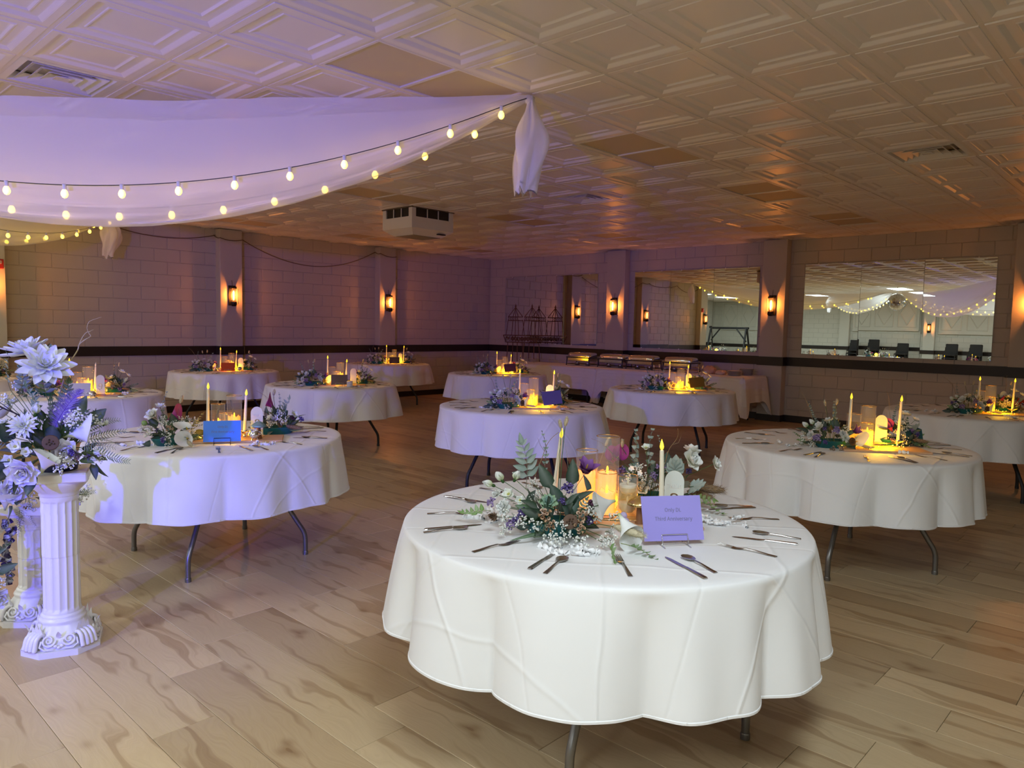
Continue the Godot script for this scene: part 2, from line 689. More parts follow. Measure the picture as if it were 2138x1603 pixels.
# ------------------------------------------------------------------ walls
func build_walls() -> void:
	var blk := block_mesh(0.4064)
	var half := block_mesh(0.2032)
	# north wall and its blocks
	var w := wall("wall_north", Vector3(ALCOVE_X, 0, NORTH - 0.2), Vector3(EAST + 0.2, CEIL + 0.06, NORTH - 0.008), M.paint, "painted concrete block wall behind the tables at the north end")
	lay_blocks(w, blk, half, func(s: float, y: float) -> Transform3D: return Transform3D(Basis(), Vector3(s, y, NORTH)), ALCOVE_X, EAST, true)
	w = wall("wall_east", Vector3(EAST + 0.008, 0, NORTH - 0.2), Vector3(EAST + 0.2, CEIL + 0.06, SOUTH + 0.2), M.paint, "painted concrete block wall that carries the large mirrors")
	lay_blocks(w, blk, half, func(s: float, y: float) -> Transform3D: return Transform3D(Basis(Vector3.UP, -PI / 2), Vector3(EAST, y, s)), NORTH, SOUTH, true)
	w = wall("wall_west", Vector3(WEST - 0.2, 0, ALCOVE_N - 0.2), Vector3(WEST - 0.008, CEIL + 0.06, SOUTH + 0.2), M.pale_paint, "pale block wall with diamond panelling seen in the mirrors")
	lay_blocks(w, blk, half, func(s: float, y: float) -> Transform3D: return Transform3D(Basis(Vector3.UP, PI / 2), Vector3(WEST, y, s)), ALCOVE_N, SOUTH, false)
	w = wall("wall_alcove", Vector3(WEST - 0.2, 0, ALCOVE_N - 0.2), Vector3(ALCOVE_X + 0.2, CEIL + 0.06, ALCOVE_N - 0.008), M.pale_paint, "pale block wall at the back of the alcove")
	lay_blocks(w, blk, half, func(s: float, y: float) -> Transform3D: return Transform3D(Basis(), Vector3(s, y, ALCOVE_N)), WEST, ALCOVE_X, false)
	wall("wall_alcove_side", Vector3(ALCOVE_X, 0, ALCOVE_N), Vector3(ALCOVE_X + 0.2, CEIL + 0.06, NORTH - 0.2), M.pale_paint, "side wall where the alcove meets the north wall")
	wall("wall_south", Vector3(WEST - 0.2, 0, SOUTH), Vector3(EAST + 0.2, CEIL + 0.06, SOUTH + 0.2), M.pale_paint, "plain pale wall at the south end")


func wall(called: String, a: Vector3, b: Vector3, m: Material, label: String) -> MeshInstance3D:
	var k := MB.new()
	k.box((a + b) / 2, b - a)
	return structure(called, k.mesh(), m, label, "wall")


func block_mesh(len: float) -> ArrayMesh:   # the face of a block, facing +z, corner at its lower left
	var b := MB.new()
	var j := 0.0028
	var e := 0.0045
	var o := [Vector3(j, j, -0.007), Vector3(len - j, j, -0.007), Vector3(len - j, 0.2032 - j, -0.007), Vector3(j, 0.2032 - j, -0.007)]
	var i := [Vector3(j + e, j + e, 0), Vector3(len - j - e, j + e, 0), Vector3(len - j - e, 0.2032 - j - e, 0), Vector3(j + e, 0.2032 - j - e, 0)]
	b.face(i)
	for k in 4:
		b.face([o[k], o[(k + 1) % 4], i[(k + 1) % 4], i[k]])
	return b.mesh()


func lay_blocks(w: MeshInstance3D, blk: ArrayMesh, half: ArrayMesh, place: Callable, s0: float, s1: float, single: bool) -> void:
	var all := []
	for row in 15:
		var s := s0
		var first := row % 2 == 1
		while s < s1 - 0.05:
			var hf := first
			first = false
			var t: Transform3D = place.call(s, row * 0.2021)
			t.origin += t.basis.z * rnd(-0.0012, 0.0008)
			all.append([seen(t.origin + t.basis.x * 0.2), t, hf])
			s += 0.2032 if hf else 0.4064
	all.sort_custom(func(a, b): return a[0] < b[0])
	var rest := [[], []]
	for n in all.size():
		var a = all[n]
		if single and n < 290: part("block", half if a[2] else blk, w.material_override, w, a[1])
		else: rest[1 if a[2] else 0].append(a[1])
	scatter("far_blocks", blk, w.material_override, rest[0], w)
	scatter("far_blocks", half, w.material_override, rest[1], w)


# ------------------------------------------------------------------ pilasters, rails, mirrors, sconces
const PIL_N := [[-0.83, -0.42], [2.60, 2.99], [5.86, 6.26]]
const PIL_E := [[-6.62, -6.19], [-3.40, -2.99], [0.17, 0.58], [3.40, 3.80]]
const PIL_W := [[-9.2, -8.8], [-6.0, -5.6], [-2.8, -2.4], [0.6, 1.0]]

func build_wall_fittings() -> void:
	var n := 0
	var north: Node = find_child("wall_north", false, false)
	var east: Node = find_child("wall_east", false, false)
	var west: Node = find_child("wall_west", false, false)
	for p in PIL_N:
		var b := MB.new()
		b.box(Vector3((p[0] + p[1]) / 2, CEIL / 2, NORTH + 0.08), Vector3(p[1] - p[0], CEIL, 0.165), 0.006)
		part("pilaster", b.mesh(), M.pale_paint if p[0] < 0 else M.paint, north)
	for p in PIL_E:
		var b := MB.new()
		b.box(Vector3(EAST - 0.085, CEIL / 2, (p[0] + p[1]) / 2), Vector3(0.172, CEIL, p[1] - p[0]), 0.006)
		part("pilaster", b.mesh(), M.paint, east)
	for p in PIL_W:
		var b := MB.new()
		b.box(Vector3(WEST + 0.085, CEIL / 2, (p[0] + p[1]) / 2), Vector3(0.172, CEIL, p[1] - p[0]), 0.006)
		part("pilaster", b.mesh(), M.pale_paint, west)
	# the dark rail and the dark base run along the walls and round the pilasters
	for y in [[1.012, 0.145, 0.022, "trim", "dark brown chair rail"], [0.055, 0.11, 0.014, "baseboard", "black base strip"]]:
		var runs := {
			"north": stepped(ALCOVE_X, EAST, PIL_N, 0.1625, y[2], func(s, d): return Vector3(s, y[0], NORTH + d), y[1]),
			"east": stepped(NORTH, SOUTH, PIL_E, 0.171, y[2], func(s, d): return Vector3(EAST - d, y[0], s), y[1]),
			"west": stepped(ALCOVE_N, SOUTH, PIL_W, 0.171, y[2], func(s, d): return Vector3(WEST + d, y[0], s), y[1]),
			"alcove": stepped(WEST, ALCOVE_X, [], 0.1, y[2], func(s, d): return Vector3(s, y[0], ALCOVE_N + d), y[1]),
		}
		for k in runs:
			n += 1
			structure("trim_%d" % n if y[3] == "trim" else "baseboard_" + k, runs[k], M.rail, "%s along the %s wall" % [y[4], k], "trim")
	build_mirrors()
	for p in [[Vector3(2.795, 1.93, -9.893), 0.0, "wall sconce on the first pilaster of the north wall, behind the table with the orange card"], [Vector3(6.06, 1.93, -9.893), 0.0, "wall sconce on the second pilaster of the north wall, above the table with the tan card"],
		[Vector3(8.949, 1.94, -6.405), -PI / 2, "wall sconce between the mirror behind the iron planter and the next mirror"], [Vector3(8.949, 1.94, -3.195), -PI / 2, "wall sconce on the pilaster at the end of the buffet, between the two wide mirrors"],
		[Vector3(8.949, 1.94, 0.40), -PI / 2, "wall sconce just past the last wide mirror, mostly outside the frame"]]:
		sconce(p[0], p[1], p[2], true)
	for p in [[Vector3(-0.63, 1.93, -9.893), 0.0, "north wall corner pilaster"], [Vector3(WEST + 0.171, 1.94, -5.8), PI / 2, "middle pilaster of the west wall, seen in the last mirror"], [Vector3(WEST + 0.171, 1.94, -2.6), PI / 2, "southern pilaster of the west wall, seen at the edge of the last mirror"]]:
		sconce(p[0], p[1], "lit wall sconce on the " + p[2], true)
	# string of cable looped along the top of the north wall
	var c := MB.new()
	var z := NORTH + 0.03
	for s in [[Vector3(0.9, 2.93, z), Vector3(2.59, 2.93, z), 0.12], [Vector3(2.56, 2.93, z), Vector3(2.60, 2.88, NORTH + 0.18), 0.02], [Vector3(2.60, 2.88, NORTH + 0.18), Vector3(2.99, 2.88, NORTH + 0.18), 0.03], [Vector3(2.99, 2.88, NORTH + 0.18), Vector3(5.84, 2.93, z), 0.36], [Vector3(5.84, 2.93, z), Vector3(5.86, 2.9, NORTH + 0.18), 0.02], [Vector3(5.86, 2.9, NORTH + 0.18), Vector3(6.26, 2.86, NORTH + 0.18), 0.03], [Vector3(-0.42, 2.9, z), Vector3(0.9, 2.93, z), 0.16]]:
		c.tube(sag(s[0], s[1], s[2], 20), 0.007, 0.007, 6)
	solo("cable", c.mesh(), mat(lin(0.12, 0.07, 0.035), 0.6), "brown cable hanging in loops along the top of the north wall", "cable")
	# alarm beacon at the corner pilaster
	var a := thing("alarm_beacon", "red alarm beacon high on the corner pilaster of the north wall", "alarm", Vector3(-0.50, 2.22, NORTH + 0.163))
	var k := MB.new()
	k.box(Vector3(0, 0, 0.02), Vector3(0.11, 0.13, 0.04), 0.006)
	part("housing", k.mesh(), mat(lin(0.55, 0.03, 0.03), 0.4), a)
	k = MB.new()
	k.box(Vector3(0, 0.02, 0.05), Vector3(0.06, 0.05, 0.03), 0.01)
	part("lens", k.mesh(), mat(lin(0.8, 0.5, 0.5), 0.2), a)


func sag(a: Vector3, b: Vector3, d: float, n: int) -> Array:
	var p := []
	for i in n + 1:
		var t := float(i) / n
		p.append(a.lerp(b, t) + Vector3(0, -d * 4.0 * t * (1.0 - t), 0))
	return p


func stepped(s0: float, s1: float, pil: Array, proud: float, thick: float, at: Callable, tall: float) -> ArrayMesh:   # a strip that steps round the pilasters
	var pts := [[s0, thick]]
	for p in pil:
		pts.append_array([[p[0] - thick, thick], [p[0] - thick, proud + thick], [p[1] + thick, proud + thick], [p[1] + thick, thick]])
	pts.append([s1, thick])
	var b := MB.new()
	var up := Vector3(0, tall / 2, 0)
	for k in pts.size() - 1:
		var p: Vector3 = at.call(pts[k][0], pts[k][1])
		var q: Vector3 = at.call(pts[k + 1][0], pts[k + 1][1])
		var pi: Vector3 = at.call(clampf(pts[k][0], s0, s1), 0.0)
		var qi: Vector3 = at.call(pts[k + 1][0], 0.0)
		for f in [[p - up, q - up, q + up, p + up], [p + up, q + up, qi + up, pi + up], [pi - up, qi - up, q - up, p - up]]:
			b.face(f)
	return b.mesh()


func build_mirrors() -> void:
	var k := 0
	for m in [[[-9.55, -8.70, -7.82, -6.95], "mirror of three panes behind the iron planter in the corner"], [[-6.06, -5.26, -4.37, -3.51], "wide mirror of three panes above the chafing dishes"], [[-2.74, -1.86, -0.97, -0.055], "wide mirror of three panes on the east wall, reflecting the mirror ball"], [[0.62, 1.5, 2.4, 3.3], "mirror outside the frame beyond the last sconce"]]:
		if k == 3: break
		var z: Array = m[0]
		var o := thing("wall_mirror", m[1], "mirror", Vector3(EAST - 0.012, 1.88, (z[0] + z[3]) / 2), -PI / 2)
		for i in 3:
			var b := MB.new()
			b.box(Vector3.ZERO, Vector3(z[i + 1] - z[i] - 0.003, 1.462, 0.006), 0.0012)
			var c: float = (z[i] + z[i + 1]) / 2 - (z[0] + z[3]) / 2
			part("pane", b.mesh(), M.mirror, o, xf(Vector3(c, 0, 0), [[0.0, 0.0, 0.0], [0.001, -0.001, 0.0], [-0.001, 0.001, -0.001]][k][i], [[-0.001, -0.001, -0.001], [-0.002, -0.003, -0.004], [-0.003, -0.002, -0.0045]][k][i]))
			for s in [-0.25, 0.25]:
				for y in [-0.733, 0.733]:
					var g := MB.new()
					g.box(Vector3(c + s * (z[i + 1] - z[i]), y, 0.004), Vector3(0.022, 0.02, 0.012), 0.003)
					part("clip", g.mesh(), M.vent_white, o)
		k += 1


var sconce0: Node3D

func sconce(at: Vector3, turn: float, label: String, lit: bool) -> void:
	if sconce0 == null:
		var o := thing("wall_sconce", label, "sconce", at, turn, "lit wall sconces on the pilasters")
		var b := MB.new()
		b.box(Vector3(0, 0.005, 0.008), Vector3(0.125, 0.335, 0.016), 0.003)
		part("back_plate", b.mesh(), M.iron, o)
		b = MB.new()   # cap, base and the thin wire guard
		b.box(Vector3(0, 0.135, 0.05), Vector3(0.10, 0.035, 0.085), 0.006)
		b.tube([Vector3(0, 0.15, 0.03), Vector3(0, 0.19, 0.02), Vector3(0, 0.26, 0.008)], 0.004, 0.003, 6)
		part("cap", b.mesh(), M.iron, o)
		b = MB.new()
		b.x = Transform3D(Basis(), Vector3(0, -0.175, 0.07))
		b.lathe([Vector2(0.001, 0), Vector2(0.035, 0.003), Vector2(0.045, 0.02), Vector2(0.05, 0.03), Vector2(0.05, 0.03), Vector2(0.05, 0.075), Vector2(0.05, 0.075), Vector2(0.022, 0.078), Vector2(0.020, 0.10), Vector2(0.001, 0.10)], 16)
		b.x = Transform3D()
		b.box(Vector3(0, -0.135, 0.03), Vector3(0.05, 0.03, 0.06), 0.004)
		part("base", b.mesh(), M.iron, o)
		b = MB.new()
		b.x = Transform3D(Basis(), Vector3(0, -0.115, 0.07))
		b.lathe([Vector2(0.046, 0.0), Vector2(0.046, 0.235)], 20)
		part("glass_shade", b.mesh(), M.glass, o)
		b = MB.new()
		for s in [-1.0, 1.0]:
			b.tube([Vector3(s * 0.04, 0.118, 0.07), Vector3(s * 0.06, 0.118, 0.108), Vector3(s * 0.06, -0.135, 0.108), Vector3(s * 0.04, -0.135, 0.07)], 0.0035, 0.0035, 6)
		part("wire_guard", b.mesh(), M.iron, o)
		b = MB.new()
		b.x = Transform3D(Basis(), Vector3(0, -0.075, 0.07))
		b.lathe([Vector2(0.008, 0), Vector2(0.012, 0.02), Vector2(0.0145, 0.06), Vector2(0.0145, 0.13), Vector2(0.010, 0.155), Vector2(0.001, 0.165)], 12)
		part("bulb", b.mesh(), glow(Color(1.0, 0.66, 0.28), 16.0), o)
		omni(Vector3(0, 0.01, 0.07), Color(1.0, 0.56, 0.22), 0.26, 0.012, o)
		sconce0 = o
	else:
		copy_of(sconce0, xf(at, turn), label, "lit wall sconces on the pilasters")


# ------------------------------------------------------------------ things on the ceiling
func build_ceiling_fittings() -> void:
	var fr := MB.new()
	var w := TILE - 0.024
	var l := TILE * 2 - 0.024
	for s in [-1.0, 1.0]:
		fr.box(Vector3(0, 0.008, s * (w / 2 - 0.012)), Vector3(l, 0.02, 0.024), 0.003)
		fr.box(Vector3(s * (l / 2 - 0.012), 0.008, 0), Vector3(0.024, 0.02, w - 0.048), 0.003)
	var frame := fr.mesh()
	var ln := MB.new()
	ln.box(Vector3(0, 0.014, 0), Vector3(l - 0.048, 0.006, w - 0.048))
	var lens := ln.mesh()
	var where := {"0,-2.5": "above the end of the lit drape", "4,-2.5": "over the mauve and violet card tables", "8,-2.5": "over the aisle before the buffet", "12,-2.5": "close to the wide mirrors", "4,-8.5": "beside the ceiling air cleaner", "8,-8.5": "over the mauve card table", "12,-8.5": "close to the second mirror", "0,-8.5": "hidden above the lit drape", "4,-14.5": "above the orange card table", "8,-14.5": "above the tan card table", "12,-14.5": "in the corner above the iron planter", "0,-14.5": "by the corner pilaster"}
	for i in range(-16, 14, 4):
		for jj in TROFFER_ROWS:
			var p := Vector3(i * TILE, CEIL, jj * TILE)
			if p.x < WEST + 0.6 or p.z < ALCOVE_N or p.z > SOUTH or (p.z < NORTH - 0.3 and p.x > ALCOVE_X): continue
			var lit := false
			for t in LIT:
				if t[0] == i and t[1] == jj: lit = true
			var key := "%s,%s" % [i, jj]
			var o := thing("ceiling_light", ("lit white ceiling light panel over the west half of the hall" if lit else "switched off ceiling light panel " + (where[key] if where.has(key) else "outside the frame")), "ceiling light", p, 0.0, "lit ceiling lights" if lit else "ceiling lights that are off")
			part("frame", frame, M.tee, o)
			part("diffuser", lens, M.lit_lens if lit else M.lens, o)
	# four-way air diffusers
	var vent: Node3D
	var says := ["square ceiling air vent between the air cleaner and the hanging drape end", "square ceiling air vent above the teal card table", "large square ceiling air vent above the top edge of the drape", "ceiling vent near the south east corner", "ceiling vent in the west half", "ceiling vent at the west side"]
	for k in VENTS.size():
		var at := Vector3((VENTS[k][0] + 0.5) * TILE, CEIL, (VENTS[k][1] + 0.5) * TILE)
		if vent:
			copy_of(vent, Transform3D(Basis(), at), says[k], "square ceiling air vents")
			continue
		vent = thing("ceiling_vent", says[k], "air vent", at, 0.0, "square ceiling air vents")
		var b := MB.new()
		ring(b, TILE / 2 - 0.013, 0.0, TILE / 2 - 0.055, -0.002)
		ring(b, TILE / 2 - 0.055, -0.002, TILE / 2 - 0.085, 0.05)
		part("frame", b.mesh(), M.vent_white, vent)
		for q in [0.215, 0.155, 0.095, 0.04]:
			b = MB.new()
			ring(b, q + 0.002, 0.0, q - 0.045 if q > 0.05 else 0.0, 0.035 if q > 0.05 else 0.004)
			ring(b, q - 0.045 if q > 0.05 else 0.0, 0.039 if q > 0.05 else 0.008, q + 0.002, 0.004)
			ring(b, q + 0.002, 0.004, q + 0.002, 0.0)
			part("louvre", b.mesh(), M.vent_white, vent)
		b = MB.new()
		b.box(Vector3(0, 0.075, 0), Vector3(TILE - 0.1, 0.02, TILE - 0.1))
		part("duct", b.mesh(), M.black, vent)
	# round recessed downlights
	var dl: Node3D
	for k in [[3.6, 0.47, "round recessed downlight in the tile in front of the last mirror"], [11.5, 0.5, "round recessed downlight near the east wall beyond the air vent"], [5.9, -11.9, "round recessed downlight beside the air cleaner"], [2.5, -5.5, "round recessed downlight behind the hanging drape end"], [-2.5, -11.5, "round recessed downlight above the second drape"]]:
		var at := Vector3(k[0] * TILE, CEIL + 0.026, k[1] * TILE)
		if dl:
			copy_of(dl, Transform3D(Basis(), at), k[2], "round downlights")
			continue
		dl = thing("downlight", k[2], "downlight", at, 0.0, "round downlights")
		var b := MB.new()
		b.lathe([Vector2(0.055, 0.0), Vector2(0.055, -0.004), Vector2(0.09, -0.008), Vector2(0.11, -0.003), Vector2(0.112, 0.004)], 32)
		part("trim_ring", b.mesh(), M.vent_white, dl)
		b = MB.new()
		b.lathe([Vector2(0.056, 0.0), Vector2(0.035, 0.004), Vector2(0.03, 0.02), Vector2(0.001, 0.022)], 24)
		part("eyeball", b.mesh(), mat(lin(0.06, 0.055, 0.05), 0.4), dl)
	build_air_cleaner()


func ring(b: MB, r0: float, y0: float, r1: float, y1: float) -> void:   # square funnel seen from below
	for s in 4:
		b.x = Transform3D(Basis(Vector3.UP, s * PI / 2), Vector3.ZERO)
		b.face([Vector3(-r1, y1, r1), Vector3(r1, y1, r1), Vector3(r0, y0, r0), Vector3(-r0, y0, r0)])
	b.x = Transform3D()


func build_air_cleaner() -> void:
	var o := thing("air_cleaner", "boxy white air cleaner hanging under the ceiling, with dark slotted openings round the top", "air cleaner", Vector3(3.41, CEIL, -5.75))
	var hx := 0.36
	var hz := 0.31
	var b := MB.new()
	b.box(Vector3(0, -0.006, 0), Vector3(hx * 2 + 0.02, 0.012, hz * 2 + 0.02))
	part("mounting_plate", b.mesh(), mat(lin(0.10, 0.07, 0.04), 0.6), o)
	b = MB.new()   # corner posts and the lower case with a chamfered foot
	for sx in [-1.0, 1.0]:
		for sz in [-1.0, 1.0]:
			b.box(Vector3(sx * (hx - 0.035), -0.07, sz * (hz - 0.035)), Vector3(0.07, 0.115, 0.07), 0.003)
	var q := [Vector2(hx, hz), Vector2(hx - 0.11, hz - 0.11)]
	var c4 := func(v: Vector2, y: float) -> Array: return [Vector3(-v.x, y, v.y), Vector3(v.x, y, v.y), Vector3(v.x, y, -v.y), Vector3(-v.x, y, -v.y)]
	var rows := [c4.call(q[0], -0.125), c4.call(q[0], -0.27), c4.call(q[1], -0.345)]
	b.face(rows[0])
	for r in 2:
		for k in 4:
			b.face([rows[r + 1][k], rows[r + 1][(k + 1) % 4], rows[r][(k + 1) % 4], rows[r][k]])
	var bt: Array = rows[2].duplicate()
	bt.reverse()
	b.face(bt)
	part("case", b.mesh(), M.metal_white, o)
	b = MB.new()
	b.box(Vector3(0, -0.347, 0), Vector3(q[1].x * 2 - 0.03, 0.008, q[1].y * 2 - 0.03), 0.002)
	part("bottom_panel", b.mesh(), mat(lin(0.22, 0.22, 0.17), 0.5), o)
	b = MB.new()
	b.box(Vector3(0.18, -0.312, hz - 0.055), Vector3(0.13, 0.012, 0.07), 0.002)
	part("outlet", b.mesh(), M.black, o)
	b = MB.new()
	b.box(Vector3(0, -0.068, 0), Vector3(hx * 2 - 0.04, 0.11, hz * 2 - 0.04))
	part("filter", b.mesh(), mat(lin(0.02, 0.015, 0.012), 0.7), o)
	for s in [-1.0, 1.0]:
		for k in [-0.095, 0.095]:
			b = MB.new()
			b.box(Vector3(k, -0.068, s * (hz - 0.008)), Vector3(0.012, 0.115, 0.012), 0.002)
			part("mullion", b.mesh(), M.metal_white, o)
			b = MB.new()
			b.box(Vector3(s * (hx - 0.008), -0.068, k * 0.85), Vector3(0.012, 0.115, 0.012), 0.002)
			part("mullion", b.mesh(), M.metal_white, o)


# ------------------------------------------------------------------ sheer drapes with string lights
const HUB := Vector3(-3.6, 2.74, -4.9)

func build_drapes() -> void:
	var ends := [[Vector3(0.60, CEIL - 0.02, -1.22), "long white sheer drape sweeping across the ceiling, tied above the violet card table", "near drape", true], [Vector3(0.80, CEIL - 0.03, -9.55), "second white sheer drape, lower and farther, ending by the north wall", "far drape", true],
		[Vector3(-7.8, CEIL - 0.02, -1.22), "third sheer drape over the west of the hall, seen in the mirrors", "west drape", false], [Vector3(-7.8, CEIL - 0.02, -8.55), "fourth sheer drape over the north west of the hall", "north west drape", false]]
	for k in 4:
		drape(ends[k][0], ends[k][1], ends[k][2], ends[k][3], k)
	mirror_ball()


func drape(a: Vector3, label: String, nick: String, lights: bool, k: int) -> void:
	var c := HUB + (a - HUB) * Vector3(0.06, 0, 0.06) + Vector3(0, 0.10, 0)
	var along := Vector3(c.x - a.x, 0, c.z - a.z).normalized()
	var side := Vector3(along.z, 0, -along.x)   # towards the viewpoint for the first drape
	if (EYE - a).dot(side) < 0: side = -side
	var wob := noise(1.0, 40 + k, 3)
	var deep := 0.84 if k == 0 else 0.66
	var o := thing("sheer_drape", label, "drape", a)
	# the cloth hangs as a trough: u runs along it, t round it from its near upper hem, under, to its far upper hem
	var f := func(u: float, t: float) -> Vector3:
		var s := pow(u, 0.85)
		var belly := 4.0 * s * (1.0 - s)
		var open := pow(maxf(belly, 0.0), 0.55)
		var p := a.lerp(c, s)
		var drop := (0.12 + (deep - 0.12) * pow(sin(PI * t), 0.55)) * belly
		var across := cos(PI * t) * (0.02 + 0.20 * open)
		var ripple := (sin(t * 34.0 + wob.get_noise_2d(s * 3.0, t * 2.0) * 6.0) * 0.012 + wob.get_noise_2d(s * 5.0, t * 14.0) * 0.03) * (0.3 + open)
		var gather := (1.0 - open) * 0.03
		p += side * (across + ripple * sin(PI * t)) + Vector3(0, -drop - gather * sin(PI * t) + ripple * 0.5 * absf(cos(PI * t)), 0)
		return p - a
	var b := MB.new()
	b.grid(90, 44, f)
	part("cloth", b.mesh(), M.sheer, o)
	# knot and hanging tail
	b = MB.new()
	b.blob(Vector3(0, -0.02, 0), Vector3(0.035, 0.03, 0.035), 10, 6)
	part("knot", b.mesh(), M.sheer, o)
	b = MB.new()
	var tl := 0.66 if k == 0 else 0.62
	b.grid(34, 26, func(u: float, t: float) -> Vector3:
		var ang := TAU * t
		var r := (0.02 + 0.095 * smoothstep(0.0, 0.45, u) - 0.05 * smoothstep(0.45, 1.0, u)) * (1.0 + 0.28 * sin(ang * 4.0 + u * 4.0) + 0.2 * sin(ang * 7.0 - u * 5.0))
		var jag := 0.0 if u < 0.9 else 0.09 * wob.get_noise_2d(t * 6.0, 3.0)
		return Vector3(cos(ang) * r + 0.05 * u * sin(u * 5.0), -u * tl + jag, sin(ang) * r * 0.8) - along * 0.02, true)
	part("tail", b.mesh(), M.sheer, o)
	# two light strings lie in the trough
	if not lights and k != 2 and k != 3: return
	var n := 15 if k < 2 else 18
	for st in 2:
		var sd := 0.235 if st == 0 else -0.12
		var path := func(s: float) -> Vector3:
			var belly := 4.0 * s * (1.0 - s)
			return a.lerp(c, s) + side * (sd * pow(maxf(belly, 0.0), 0.55) + 0.02) + Vector3(0, -(0.62 if st == 0 else 0.70) * belly * deep / 0.84 - 0.015, 0)
		var ls := thing("string_light", "%s string of warm round bulbs along the %s" % [["outer", "inner"][st], nick], "string light", a, 0.0)
		var w := MB.new()
		var pts := []
		for i in 49: pts.append(path.call(i / 48.0) - a)
		w.tube(pts, 0.0028, 0.0028, 5)
		part("wire", w.mesh(), M.wire, ls)
		for i in n:
			var s := 0.035 + (i + 0.5 * st) * (0.93 / n)
			var p: Vector3 = path.call(s) - a
			w = MB.new()
			w.x = Transform3D(Basis(), p)
			w.lathe([Vector2(0.001, 0.008), Vector2(0.011, 0.006), Vector2(0.0125, 0.0), Vector2(0.0125, -0.028), Vector2(0.001, -0.028)], 8)
			var so := part("socket", w.mesh(), M.vent_white, ls)
			w = MB.new()
			w.x = Transform3D(Basis(), p)
			w.lathe([Vector2(0.001, -0.078), Vector2(0.012, -0.074), Vector2(0.0195, -0.062), Vector2(0.021, -0.052), Vector2(0.018, -0.040), Vector2(0.011, -0.028)], 10)
			part("bulb", w.mesh(), M.bulb, so)
			if lights: omni(p + Vector3(0, -0.053, 0), Color(1.0, 0.80, 0.20), 0.011, 0.02, so)


func mirror_ball() -> void:
	var o := thing("mirror_ball", "silver mirror ball hanging where the drapes meet, seen only in the last mirror", "mirror ball", Vector3(HUB.x, 2.55, HUB.z))
	var b := MB.new()
	var r := 0.26
	b.blob(Vector3.ZERO, Vector3(r - 0.004, r - 0.004, r - 0.004), 24, 16)
	part("core", b.mesh(), M.black, o)
	b = MB.new()
	for k in 22:
		var la := -PI / 2 + PI * (k + 0.5) / 22
		var m := maxi(4, int(cos(la) * 44))
		for i in m:
			var lo := TAU * i / m
			var d := Vector3(cos(la) * cos(lo), sin(la), cos(la) * sin(lo))
			b.x = toward(d * r, d + Vector3(rnd(-0.03, 0.03), rnd(-0.03, 0.03), rnd(-0.03, 0.03)))
			b.box(Vector3.ZERO, Vector3(0.033, 0.003, 0.033))
	b.x = Transform3D()
	var f := part("mirror_facets", b.mesh(), M.chrome, o)
	f.set_meta("kind", "stuff")
	b = MB.new()
	b.tube([Vector3(0, r, 0), Vector3(0, CEIL - 2.55, 0)], 0.008, 0.008, 8)
	part("rod", b.mesh(), M.chrome, o)


# ------------------------------------------------------------------ tables
# key, centre, name used in labels, card colour, lettering, leg turn (degrees), glow of the fairy lights, number
const TABLES := [
	["lilac", -0.776, 0.471, "lilac card table", Color(0.60, 0.56, 0.86), -20.0, 0.02],
	["blue", -0.935, -2.457, "sky blue card table", Color(0.30, 0.53, 0.95), 0.0, 0.05],
	["greige", 1.926, -5.553, "greige card table", Color(0.42, 0.36, 0.29), 14.0, 0.11],
	["rust", 1.983, -8.473, "burnt orange card table", Color(0.78, 0.30, 0.03), 5.0, 0.11],
	["tan", 5.476, -9.089, "tan card table", Color(0.40, 0.31, 0.20), -8.0, 0.14],
	["mauve", 5.20, -5.947, "mauve card table", Color(0.40, 0.22, 0.27), 10.0, 0.14],
	["violet", 2.021, -2.520, "violet card table", Color(0.38, 0.34, 0.56), 30.0, 0.11],
	["mustard", 4.969, -2.685, "mustard card table", Color(0.46, 0.36, 0.06), 22.0, 0.14],
	["teal", 1.995, 0.430, "teal card table", Color(0.13, 0.34, 0.37), -35.0, 0.11],
	["flame", 5.166, 0.539, "flame orange card table", Color(0.80, 0.20, 0.02), 12.0, 0.07],
	["white", -0.736, -5.900, "white card table", Color(0.80, 0.79, 0.79), 0.0, 0.11],
	["turquoise", -1.155, -8.794, "turquoise card table", Color(0.12, 0.48, 0.62), 0.0, 0.11],
]
const TOP := 0.762
const CLOTH := 0.768
const HOURS := {18: "five", 63: "four", 108: "two", 153: "one", 198: "eleven", 243: "ten", 288: "eight", 333: "seven"}
var tools := {}

